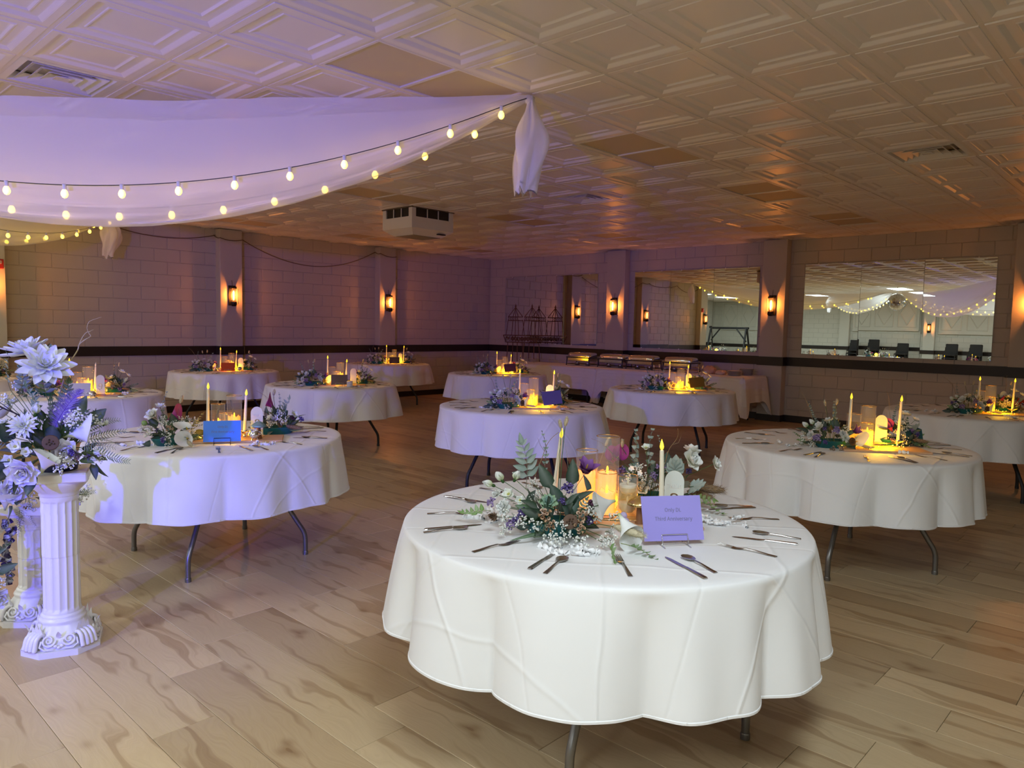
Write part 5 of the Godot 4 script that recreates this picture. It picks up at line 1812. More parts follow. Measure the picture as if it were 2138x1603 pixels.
	var second := [["calla_pink", -0.05, 0.20, -0.02, 1.2, -0.7, 0.7, 0.1], ["anemone", 0.10, 0.13, 0.05, 1.3, 0.5, 0.5, 0.6], ["anemone", -0.05, 0.11, 0.06, 1.0], ["peony", -0.03, 0.10, 0.06, 0.75, -0.4, 0.6, 0.7], ["brown_pampas", 0.05, 0.06, 0.06, 1.1, 0.9, -0.15, 0.4], ["lavender", 0.13, 0.09, 0.03, 1.0], ["fine_eucalyptus", 0.0, 0.10, -0.02, 0.9, -0.05, 1, 0], ["willow0", 0.0, 0.1, 0.0, 0.8, -0.2, 1, 0], ["bunny", -0.02, 0.25, -0.02, 1.3, 0.1, 1, 0], ["sage", 0.03, 0.08, 0.0, 0.9, 0.2, 1, 0], ["dusty", 0.0, 0.12, 0.03, 1.2], ["cone", 0.01, 0.07, 0.09, 1.2], ["plum", 0.08, 0.1, 0.03, 1.0]]
	var big := [["ranunculus", -0.09, 0.13, 0.05, 1.0], ["ranunculus", -0.02, 0.16, -0.04, 0.8], ["puff", 0.04, 0.10, 0.10, 1.5], ["puff", -0.14, 0.08, 0.06, 1.4], ["mum", 0.05, 0.08, 0.12, 0.85], ["tulip_bud", -0.15, 0.13, 0.0, 1.2], ["tulip_bud", -0.12, 0.15, 0.02, 1.1], ["tulip", 0.11, 0.11, 0.06, 1.1], ["fine_eucalyptus", -0.07, 0.1, -0.03, 1.0, -0.15, 1, 0], ["eucalyptus", 0.03, 0.1, -0.05, 0.9, 0.15, 1, 0], ["willow0", -0.1, 0.1, -0.02, 1.0, -0.15, 1, 0], ["bunny", 0.02, 0.27, -0.03, 1.2, 0.1, 1, 0], ["bunny", -0.04, 0.26, -0.05, 1.2, -0.2, 1, 0], ["lilac_spray", -0.10, 0.07, 0.11, 1.2], ["lilac_spray", 0.0, 0.11, 0.09, 1.1], ["pod", 0.07, 0.06, 0.13, 1.2], ["calla", 0.12, 0.06, 0.12, 1.1], ["pampas", 0.14, 0.035, 0.08, 0.9, 0.9, -0.1, 0.4]]
	var small := [["ranunculus", 0.06, 0.20, -0.02, 0.95], ["ranunculus", 0.12, 0.17, 0.0, 0.7], ["ranunculus", -0.02, 0.15, 0.05, 0.8], ["rose", -0.03, 0.08, 0.09, 1.1], ["calla_pink", -0.07, 0.13, 0.03, 0.9], ["fine_eucalyptus", 0.0, 0.11, -0.04, 1.0, 0.1, 1, 0], ["willow2", -0.02, 0.1, -0.03, 0.85, -0.1, 1, 0], ["bunny", 0.03, 0.26, -0.03, 1.2, 0.2, 1, 0], ["dusty", 0.09, 0.12, 0.03, 1.2], ["brown_pampas", 0.07, 0.05, 0.06, 0.9, 0.9, -0.1, 0.5], ["lavender", 0.08, 0.08, 0.06, 0.9], ["lilac_spray", -0.04, 0.1, 0.07, 0.9]]
	var heart := Vector3(0, 0.035, 0.0)
	var lp: Vector3 = Vector3(-0.26, 0, 0.30) if k == 1 else [Vector3.ZERO, Vector3.ZERO, Vector3(-0.22, 0, 0.20), Vector3(-0.26, 0, 0.14), Vector3(-0.22, 0, 0.16), Vector3(-0.21, 0, 0.16), Vector3(-0.17, 0, 0.26), Vector3(-0.20, 0, 0.16), Vector3(-0.16, 0, 0.16), Vector3(-0.13, 0, 0.18), Vector3(-0.28, 0, 0.2), Vector3(-0.26, 0, 0.2)][k]
	var rp: Vector3 = Vector3(0.36, 0, 0.02) if k == 1 else Vector3(0.32 + rnd(-0.02, 0.03), 0, rnd(-0.08, 0.04))
	var says_l := "larger flower dish of the %s" % nick
	var says_r := "smaller flower dish of the %s" % nick
	if k == 1:
		arrangement(says_l + ", with magenta calla and baby's breath", on(at, yaw, lp.x, 0, lp.z, 0.3), first, heart, [["dark", 14, 0.4, 0.9, 1.0], ["mid", 10, 0.5, 0.95, 0.9], ["grey", 4, 0.6, 0.9, 0.9], ["babys_breath", 24, 0.6, 1.0, 0.9], ["lavender", 2, 0.8, 0.9, 0.8], ["green_sprig", 6, 0.5, 0.9, 0.8]], Vector3(0.17, 0.11, 0.13), 0.4)
		arrangement(says_r + ", with magenta calla and brown pampas", on(at, yaw, rp.x, 0, rp.z), second, heart, mound.slice(0, 6) + [["blade", 4, 0.5, 0.9, 0.9]], Vector3(0.15, 0.11, 0.12), 0.2)
		return
	for s in 2:
		var key := "%d%d" % [s, k % 3]
		var x := on(at, yaw, (lp if s == 0 else rp).x, 0, (lp if s == 0 else rp).z, rnd(-0.25, 0.25))
		var label: String = [says_l, says_r][s] + (", a mound dotted white and lilac" if s == 0 else ", with white ranunculus and a tall twig")
		var group: String = ["larger flower dishes", "smaller flower dishes"][s]
		if proto.has(key): copy_of(proto[key], x, label, group)
		else: proto[key] = arrangement(label, x, (big if s == 0 else small), heart, mound, Vector3(0.19, 0.12, 0.13) if s == 0 else Vector3(0.13, 0.10, 0.11), 0.2, "flower_arrangement", group)


# ------------------------------------------------------------------ fluted pedestals with tall flower arrangements
func pedestal(at: Vector3, turn: float, h: float, label: String) -> Node3D:
	var o := thing("pedestal", label, "pedestal", at, turn, "")
	var b := MB.new()
	var w := 0.155
	var c := 0.075
	var oct := []
	for p in [[w, c], [c, w], [-c, w], [-w, c], [-w, -c], [-c, -w], [c, -w], [w, -c]]: oct.append(Vector2(p[0], p[1]))
	b.prism(oct, 0.0, 0.028)
	part("plinth", b.mesh(), M.plaster, o)
	b = MB.new()   # the foot swells from an octagon to the round shaft
	var prof := [[0.028, 0.150, 1.0], [0.045, 0.146, 1.0], [0.075, 0.128, 0.8], [0.100, 0.110, 0.45], [0.118, 0.096, 0.1], [0.126, 0.094, 0.0], [0.134, 0.098, 0.0], [0.141, 0.094, 0.0], [0.146, 0.086, 0.0], [0.152, 0.088, 0.0], [0.158, 0.084, 0.0], [0.163, 0.078, 0.0]]
	b.grid(64, prof.size() - 1, func(u: float, v: float) -> Vector3:
		var p: Array = prof[int(round(v * (prof.size() - 1)))]
		var a := -u * TAU
		var sec := fposmod(a + PI / 8, PI / 4) - PI / 8
		var r: float = p[1] * lerpf(1.0, cos(PI / 8) / cos(sec), p[2])
		return Vector3(cos(a) * r, p[0], sin(a) * r), true)
	part("foot", b.mesh(), M.plaster, o)
	for k in 4:   # scrolls on the sides, ribbed tongues and pointed leaves on the corners
		var q := Basis(Vector3.UP, k * PI / 2)
		b = MB.new()
		b.x = Transform3D(q, Vector3.ZERO)
		for s in [-1.0, 1.0]:
			var sp := []
			for i in 26:
				var t := i / 25.0
				var a := t * TAU * 1.55
				var r := 0.028 * (1.0 - 0.78 * t)
				var y := 0.072 + sin(a + PI) * r * 0.95
				sp.append(Vector3(s * (0.040 - cos(a) * r), y, 0.128 + (0.075 - y) * 0.42 + 0.003))
			b.tube(sp, 0.0055, 0.0035, 6)
			b.tube([Vector3(s * 0.068, 0.072, 0.128), Vector3(s * 0.074, 0.05, 0.140), Vector3(s * 0.055, 0.036, 0.148), Vector3(s * 0.02, 0.036, 0.148)], 0.005, 0.003, 6)
			b.blob(Vector3(s * 0.012, 0.048, 0.144), Vector3(0.009, 0.007, 0.006), 8, 5)
		b.blob(Vector3(0, 0.042, 0.146), Vector3(0.008, 0.007, 0.006), 8, 5)
		leaf_to(b, b.x * Transform3D(Basis(Vector3.RIGHT, 0.25), Vector3(0, 0.078, 0.128)), 0.045, 0.022, Color.WHITE, -0.6, 0.6)
		part("scroll", b.mesh(), M.plaster, o)
		b = MB.new()
		b.x = Transform3D(q * Basis(Vector3.UP, PI / 4), Vector3.ZERO)
		for i in 4:
			var x := (i - 1.5) * 0.021
			b.tube(smooth([Vector3(x, 0.030, 0.165), Vector3(x, 0.050, 0.166 - absf(x) * 0.2), Vector3(x * 0.95, 0.078, 0.152), Vector3(x * 0.9, 0.092, 0.132), Vector3(x * 0.9, 0.088, 0.115)], 3), 0.0105, 0.0085, 8)
		part("tongue", b.mesh(), M.plaster, o)
		b = MB.new()
		b.x = Transform3D(q * Basis(Vector3.UP, PI / 4), Vector3.ZERO)
		for s in [[-0.018, 0.052], [0.018, 0.052], [0.0, 0.070]]:
			b.face([Vector3(s[0] - 0.022, 0.080, 0.122), Vector3(s[0] + 0.022, 0.080, 0.122), Vector3(s[0] * 1.3, 0.080 + s[1], 0.130)])
			b.face([Vector3(s[0] + 0.022, 0.080, 0.122), Vector3(s[0] - 0.022, 0.080, 0.122), Vector3(s[0], 0.080, 0.100)])
			b.face([Vector3(s[0] + 0.022, 0.080, 0.122), Vector3(s[0], 0.080, 0.100), Vector3(s[0] * 1.3, 0.080 + s[1], 0.130)])
			b.face([Vector3(s[0], 0.080, 0.100), Vector3(s[0] - 0.022, 0.080, 0.122), Vector3(s[0] * 1.3, 0.080 + s[1], 0.130)])
		part("acanthus_leaf", b.mesh(), M.plaster, o)
	b = MB.new()   # fluted shaft in two halves with a joint
	var y0 := 0.163
	var y1 := h - 0.115
	var rows := [[0.0, 1.03, 0.0], [0.02, 1.02, 0.0], [0.035, 1.0, 0.9], [0.05, 1.0, 1.0], [0.48, 0.985, 1.0], [0.487, 0.975, 1.0], [0.487, 0.995, 1.0], [0.495, 1.0, 1.0], [0.86, 0.99, 1.0], [0.865, 1.005, 1.0], [0.94, 0.99, 1.0], [0.955, 0.99, 0.8], [0.965, 1.01, 0.0], [1.0, 1.01, 0.0]]
	b.grid(128, rows.size() - 1, func(u: float, v: float) -> Vector3:
		var p: Array = rows[int(round(v * (rows.size() - 1)))]
		var a := -u * TAU
		var fl := pow(absf(sin(a * 8.0)), 0.7)
		var r: float = 0.076 * p[1] * (1.0 - 0.075 * p[2] * (1.0 - fl) * 0.0 - 0.085 * p[2] * fl)
		return Vector3(cos(a) * r, lerpf(y0, y1, p[0]), sin(a) * r), true)
	part("shaft", b.mesh(), M.plaster, o)
	b = MB.new()
	b.lathe([Vector2(0.077, y1), Vector2(0.082, y1 + 0.006), Vector2(0.080, y1 + 0.012), Vector2(0.086, y1 + 0.022), Vector2(0.105, y1 + 0.042), Vector2(0.116, y1 + 0.058), Vector2(0.120, y1 + 0.066), Vector2(0.118, y1 + 0.074)], 40)
	part("echinus", b.mesh(), M.plaster, o)
	b = MB.new()
	b.box(Vector3(0, h - 0.021, 0), Vector3(0.246, 0.042, 0.246), 0.005)
	part("abacus", b.mesh(), M.plaster, o)
	return o


func build_pedestals() -> void:
	var z1 := Vector3(-0.26414, 0, 0.96448)
	var yaw := atan2(z1.x, z1.z)
	var a := Vector3(-2.069, 0, -1.625)
	pedestal(a, -0.39, 0.815, "tall white fluted plaster column pedestal with scrolled foot, in front of the shorter one")
	var b := Vector3(-2.060, 0, -2.075)
	pedestal(b, -0.75, 0.585, "shorter cream fluted plaster column pedestal behind the tall one")
	# the plants are laid out from the foot of each pedestal: x to the viewpoint's right, z towards it
	var rows := [["mum", -0.122, 1.040, 0.16, 1.55, -0.1, 0.45, 0.9], ["anemone", -0.150, 0.960, 0.20, 1.25, -0.2, 0.3, 0.9], ["anemone", -0.115, 0.935, 0.20, 1.0, 0.1, 0.3, 0.9], ["anemone", -0.172, 0.905, 0.20, 1.2, -0.4, 0.1, 0.9], ["peony", -0.125, 0.855, 0.215, 1.12, -0.25, -0.2, 1.0], ["peony", 0.015, 0.915, 0.17, 1.05, 0.25, 0.2, 0.9],
		["calla", -0.036, 0.905, 0.235, 1.35, 0.3, 0.75, 0.45], ["calla", 0.100, 0.995, 0.13, 1.5, 0.9, 0.2, 0.4], ["pod", -0.025, 0.965, 0.19, 1.5, 0, 0.2, 1], ["babys_breath", 0.064, 1.045, 0.12, 1.25], ["babys_breath", 0.035, 1.02, 0.15, 1.15], ["babys_breath", 0.125, 1.01, 0.05, 1.15], ["babys_breath", 0.135, 0.88, 0.1, 0.9], ["babys_breath", 0.002, 0.862, 0.225, 1.0, 0.1, 0.1, 1], ["babys_breath", 0.01, 0.89, 0.215, 1.0, 0.1, 0.2, 1], ["babys_breath", 0.03, 0.875, 0.21, 0.9, 0.3, 0.1, 1], ["babys_breath", -0.123, 1.17, 0.0, 1.2], ["babys_breath", -0.172, 1.11, 0.0, 1.2], ["babys_breath", -0.02, 1.20, -0.05, 1.2],
		["lavender", 0.045, 0.915, 0.19, 0.9, 0.2, 0.3, 1], ["lilac_spray", 0.06, 0.90, 0.17, 0.9, 0.3, 0.1, 1],
		["fern", 0.10, 0.945, 0.05, 1.1, 0.9, 0.05, 0.3], ["fern", 0.12, 0.915, 0.07, 1.2, 0.95, -0.15, 0.35], ["fern", 0.10, 0.98, 0.0, 1.0, 0.9, 0.25, 0.1], ["fern", 0.11, 0.96, 0.1, 1.0, 0.8, 0.05, 0.7], ["fern", 0.08, 0.93, 0.13, 1.0, 0.7, -0.1, 0.7], ["tulip_bud", 0.135, 0.908, 0.12, 0.9, 0.7, -0.3, 0.5], ["tulip_bud", 0.120, 0.880, 0.14, 0.9, 0.7, -0.3, 0.5], ["tulip_bud", 0.185, 1.01, 0.0, 0.8, 0.6, 0.7, 0.2], ["star", 0.165, 0.99, 0.05, 1.2],
		["dark", 0.125, 0.85, 0.12, 1.0, 0.35, -1, 0.1], ["dark", 0.145, 0.85, 0.1, 1.1, 0.5, -1, 0.1], ["mid", 0.08, 0.875, 0.15, 1.0, 0.9, -0.1, 0.3], ["broad", -0.152, 0.985, 0.12, 1.3, -0.5, 0.6, 0.5], ["broad", -0.075, 0.985, 0.10, 1.35, -0.5, 0.9, 0.5], ["broad", -0.10, 0.94, 0.14, 1.2, -0.7, 0.4, 0.6], ["broad", -0.03, 0.95, 0.12, 1.3, 0.2, 0.9, 0.5], ["grey", 0.08, 1.05, 0.0, 1.5, 0.3, 1, 0.2], ["grey", 0.115, 1.03, 0.02, 1.4, 0.9, 0.6, 0.2],
		["dark", -0.10, 0.845, 0.205, 1.35, -0.1, -1, 0.35, 0.3], ["dark", -0.15, 0.86, 0.20, 1.5, -0.9, -0.35, 0.3], ["dark", -0.15, 0.88, 0.18, 1.6, -0.9, 0.05, 0.3], ["dark", -0.13, 0.84, 0.2, 1.2, -0.5, -0.9, 0.3], ["willow0", 0.02, 1.16, 0.0, 0.5, 0.35, 1, 0.0], ["rosemary", -0.20, 0.98, 0.1, 1.2, -0.9, 0.2, 0.2], ["fern", -0.15, 0.92, 0.13, 1.2, -0.9, -0.15, 0.2], ["fern", -0.16, 0.95, 0.10, 1.2, -0.9, 0.15, 0.2],
		["puff", -0.195, 1.03, 0.05, 1.5], ["puff", -0.175, 1.00, 0.06, 1.4], ["peony", -0.19, 1.07, -0.02, 0.8], ["puff", -0.16, 1.12, -0.02, 1.2], ["tulip_bud", -0.079, 1.085, 0.10, 1.35, 0.1, 1, 0.2], ["tulip_bud", 0.03, 1.08, 0.05, 1.1, 0.3, 1, 0.4],
		["green_sprig", -0.17, 1.18, 0.0, 1.15, -0.25, 1, 0.1], ["green_sprig", -0.14, 1.16, 0.02, 1.1, 0.0, 1, 0.2], ["green_sprig", -0.03, 1.13, 0.04, 1.25, 0.0, 1, 0.1], ["green_sprig", -0.075, 1.07, 0.05, 1.2, -0.1, 1, 0.2], ["green_sprig", 0.0, 1.07, 0.05, 1.25, 0.12, 1, 0.1], ["green_sprig", 0.04, 1.10, 0.03, 1.2, 0.22, 1, 0.1], ["green_sprig", -0.02, 1.24, 0.02, 1.0, 0.05, 1, 0.0], ["broad", -0.035, 1.33, 0.02, 0.75, 0.15, 1, 0.1]]
	var heart := Vector3(-0.01, 0.90, 0.05)
	var o := arrangement("tall arrangement with two big white dahlias and a purple feather on the tall pedestal", Transform3D(Basis(Vector3.UP, yaw), a), rows, heart, [["dark", 26, 0.4, 0.95, 1.1], ["broad", 9, 0.4, 0.8, 1.1], ["mid", 10, 0.5, 0.9, 1.0], ["grey", 6, 0.5, 0.9, 1.1], ["green_sprig", 6, 0.3, 0.8, 0.9], ["lavender", 3, 0.7, 0.9, 0.9]], Vector3(0.17, 0.16, 0.15), 0.0, "tall_flower_arrangement")
	dahlia(o, Vector3(-0.038, 1.285, 0.10), Vector3(0.05, 0.62, 0.8), 1.0)
	dahlia(o, Vector3(-0.105, 1.335, -0.03), Vector3(-0.22, 0.95, 0.12), 0.98)
	feather(o, Vector3(-0.015, 1.00, 0.10), Vector3(0.30, 1.0, 0.05), 0.21, Color(0.17, 0.09, 0.42))
	feather(o, Vector3(-0.16, 0.985, 0.13), Vector3(-0.9, 0.55, 0.1), 0.13, Color(0.03, 0.012, 0.04))
	var bm := MB.new()
	bm.lathe([Vector2(0.001, 0.815), Vector2(0.075, 0.815), Vector2(0.082, 0.845), Vector2(0.078, 0.846), Vector2(0.001, 0.84)], 24)
	part("bowl", bm.mesh(), mat(lin(0.01, 0.015, 0.09), 0.4), o)
	bm = MB.new()   # bare twisted branch, and dark twiggy branch
	bm.col = Color(0.42, 0.33, 0.19)
	var w := [Vector3(0.0, 1.0, 0.0), Vector3(0.005, 1.12, 0.01), Vector3(0.035, 1.24, 0.0), Vector3(0.050, 1.29, 0.0), Vector3(0.086, 1.355, 0.0), Vector3(0.094, 1.382, 0.0), Vector3(0.118, 1.405, 0.01), Vector3(0.140, 1.42, 0.0), Vector3(0.132, 1.437, 0.0), Vector3(0.152, 1.45, -0.01)]
	bm.tube(smooth(w, 4), 0.0042, 0.0016, 6)
	bm.tube(smooth([w[5], Vector3(0.105, 1.41, -0.01), Vector3(0.122, 1.436, 0.0), Vector3(0.139, 1.441, 0.0)], 3), 0.0025, 0.0014, 5)
	bm.tube(smooth([Vector3(0.128, 1.47, 0.0), Vector3(0.136, 1.487, 0.0), Vector3(0.158, 1.498, 0.0), Vector3(0.184, 1.508, 0.0)], 3), 0.0016, 0.0014, 5)
	bm.tube(smooth([w[8], Vector3(0.126, 1.455, 0.0), Vector3(0.128, 1.47, 0.0)], 3), 0.0016, 0.0014, 5)
	part("willow_branch", bm.mesh(), M.leaf, o)
	bm = MB.new()
	bm.col = Color(0.03, 0.02, 0.022)
	var tw := smooth([Vector3(-0.08, 1.02, 0.08), Vector3(-0.13, 1.075, 0.1), Vector3(-0.18, 1.105, 0.1), Vector3(-0.235, 1.135, 0.1)], 4)
	bm.tube(tw, 0.004, 0.002, 6)
	for k in [[3, 0.05, 0.035], [5, -0.01, -0.04], [6, 0.02, 0.05], [8, -0.03, 0.04], [9, -0.04, -0.03], [10, -0.03, 0.03]]:
		bm.tube([tw[k[0]], tw[k[0]] + Vector3(-0.03, k[2] * 0.6, 0.01), tw[k[0]] + Vector3(-0.07 + k[1] * 0.3, k[2] * 1.2, 0.0)], 0.0025, 0.0010, 5)
	part("dark_branch", bm.mesh(), M.leaf, o)
	# the lower arrangement behind
	var z2 := Vector3(-0.24243, 0, 0.97017)
	rows = [["peony", -0.085, 0.680, 0.15, 1.1, 0.1, 0.15, 1], ["anemone", -0.145, 0.718, 0.13, 1.35, -0.2, 0.4, 1], ["anemone", -0.137, 0.655, 0.15, 1.2, -0.2, 0.0, 1], ["daisy", -0.034, 0.585, 0.115, 1.15, 0.05, -0.1, 1], ["rosemary", -0.037, 0.60, 0.115, 1.2, 0.05, -1, 0.1], ["rosemary", -0.05, 0.60, 0.11, 1.0, -0.25, -1, 0.15], ["rosemary", -0.02, 0.60, 0.11, 0.9, 0.3, -1, 0.1], ["babys_breath", -0.023, 0.635, 0.11, 1.1], ["babys_breath", -0.015, 0.60, 0.12, 0.9, 0.1, -0.3, 1],
		["calla", -0.11, 0.645, 0.15, 1.1, 0.1, 1, 0.3], ["broad", -0.13, 0.61, 0.11, 1.2, -0.5, -0.2, 0.7], ["dark", -0.10, 0.60, 0.12, 1.2, 0.1, -0.6, 0.8], ["dark", -0.15, 0.66, 0.13, 1.2, -0.9, -0.2, 0.4], ["fern", -0.17, 0.60, 0.1, 1.0, -0.5, -0.8, 0.3], ["fern", -0.15, 0.62, 0.1, 1.0, -0.9, -0.3, 0.3], ["babys_breath", 0.19, 0.60, -0.08, 1.3, 0.9, -0.1, 0.2], ["babys_breath", 0.17, 0.575, -0.08, 1.1, 0.9, -0.4, 0.3], ["fern", 0.13, 0.61, -0.06, 0.9, 0.9, 0.1, 0.1], ["lilac_spray", 0.17, 0.615, -0.08, 0.9, 0.6, 0.5, 0.2]]
	o = arrangement("lower flower arrangement with a hanging dark violet trail on the shorter pedestal", Transform3D(Basis(Vector3.UP, atan2(z2.x, z2.z)), b), rows, Vector3(-0.03, 0.64, 0.04), [["dark", 16, 0.5, 1.0, 1.0], ["broad", 8, 0.5, 0.95, 1.0], ["mid", 8, 0.6, 1.0, 0.9], ["fern", 4, 0.6, 0.9, 0.9], ["babys_breath", 4, 0.7, 0.9, 1.0]], Vector3(0.16, 0.09, 0.13), 0.0, "low_flower_arrangement")
	for k in 26:
		var t := k / 25.0
		var c := MB.new()
		c.col = Color(0.022, 0.010, 0.055).lightened(rng.randf() * 0.03)
		for i in 3: petal_to(c, Transform3D(Basis(Vector3.UP, i * TAU / 3), Vector3.ZERO), 0.026, 0.030, 1.0, 0.3, c.col, Color(0.035, 0.014, 0.085), 1.3, 3)
		part("trailing_petal", c.mesh(), M.petal, o, toward(Vector3(-0.112 + 0.014 * sin(t * 9.0) + rnd(-0.014, 0.014), 0.53 - 0.30 * t, 0.10 + rnd(-0.01, 0.01)), Vector3(rnd(-1, 0.6), rnd(-0.6, 0.4), 0.9), 1.0, rnd(0, 6)))
	# a third, low group whose edge shows at the frame's side
	rows = [["peony", -0.155, 0.235, 0.36, 0.95, 0.5, -0.2, 0.8], ["broad", -0.15, 0.37, 0.35, 1.1, 0.9, 0.1, 0.3], ["broad", -0.16, 0.40, 0.34, 1.0, 0.4, 0.6, 0.3], ["dark", -0.17, 0.33, 0.36, 1.2, 0.4, -0.9, 0.3], ["puff", -0.15, 0.355, 0.35, 1.3, 0.6, 0.2, 0.6], ["babys_breath", -0.16, 0.315, 0.36, 1.0], ["fern", -0.19, 0.45, 0.33, 0.9, 0.5, 0.6, 0.1], ["green_sprig", -0.19, 0.42, 0.33, 0.8, 0.7, 0.7, 0.1], ["babys_breath", -0.18, 0.29, 0.36, 1.0]]
	arrangement("edge of a low flower group beside the pedestals, cut by the frame", Transform3D(Basis(Vector3.UP, atan2(z2.x, z2.z)), b), rows, Vector3(-0.27, 0.33, 0.30), [["dark", 14, 0.5, 1.0, 1.1], ["broad", 6, 0.5, 0.9, 1.0], ["babys_breath", 4, 0.6, 0.9, 1.0]], Vector3(0.13, 0.12, 0.12), 0.0, "floor_flower_group")
	var st := MB.new()
	st.lathe([Vector2(0.001, 0.0), Vector2(0.09, 0.0), Vector2(0.085, 0.02), Vector2(0.05, 0.04), Vector2(0.045, 0.24), Vector2(0.08, 0.27), Vector2(0.085, 0.30), Vector2(0.001, 0.30)], 20)
	solo("floor_stand", st.mesh(), M.plaster, "short plaster stand under the low flower group", "stand", Transform3D(Basis(), b + Basis(Vector3.UP, atan2(z2.x, z2.z)) * Vector3(-0.27, 0, 0.30)))


func dahlia(o: Node3D, at: Vector3, dir: Vector3, s: float) -> void:
	var head := part("dahlia", ball(Vector3(0.014, 0.014, 0.014) * s, Color(0.62, 0.66, 0.45), Vector3(0, 0.012, 0), 10, 6), M.petal, o, toward(at, dir, 1.0, 0.3))
	var layers := [[9, 0.118, 0.050, 1.52, 0.18], [9, 0.108, 0.048, 1.28, 0.22], [8, 0.090, 0.042, 0.98, 0.25], [7, 0.068, 0.034, 0.68, 0.2], [6, 0.044, 0.024, 0.38, 0.1]]
	for li in layers.size():
		var l: Array = layers[li]
		var m := []
		for v in 2:
			var b := MB.new()
			petal_to(b, Transform3D(), l[1] * s, l[2] * s, l[3], l[4], Color(0.76, 0.79, 0.68), Color(0.82, 0.84, 0.86), 0.92, 6, 0.002 + 0.002 * v)
			m.append(b.mesh())
		for k in l[0]:
			part("petal", m[k % 2], M.petal, head, xf(Vector3(0, li * 0.003, 0), TAU * (k + 0.5 * (li % 2)) / l[0] + rnd(-0.1, 0.1), rnd(-0.08, 0.08), 0, rnd(0.92, 1.06)))


func feather(o: Node3D, at: Vector3, dir: Vector3, len: float, col: Color) -> void:
	var b := MB.new()
	var q := []
	for i in 14:
		var t := i / 13.0
		q.append(Vector3(0.05 * t * t * len / 0.2, len * t, 0.02 * t * t))
	b.col = col.darkened(0.4)
	b.tube(q, 0.0016, 0.0006, 4)
	for i in 150:
		var t := 0.08 + 0.92 * i / 149.0
		var p: Vector3 = q[int(t * 12.99)].lerp(q[mini(int(t * 12.99) + 1, 13)], fposmod(t * 12.99, 1.0))
		var w := len * 0.22 * pow(sin(PI * clampf(t * 0.9 + 0.08, 0, 1)), 0.6)
		for s in [-1.0, 1.0]:
			b.col = col.lightened(rnd(0, 0.22))
			var tip: Vector3 = p + Vector3(s * w * rnd(0.8, 1.15), w * rnd(0.5, 0.9), rnd(-0.01, 0.014))
			b.face([p, p + Vector3(0, 0.0032, 0), tip])
	part("feather", b.mesh(), M.fluff, o, toward(at, dir, 1.0, 0.0))


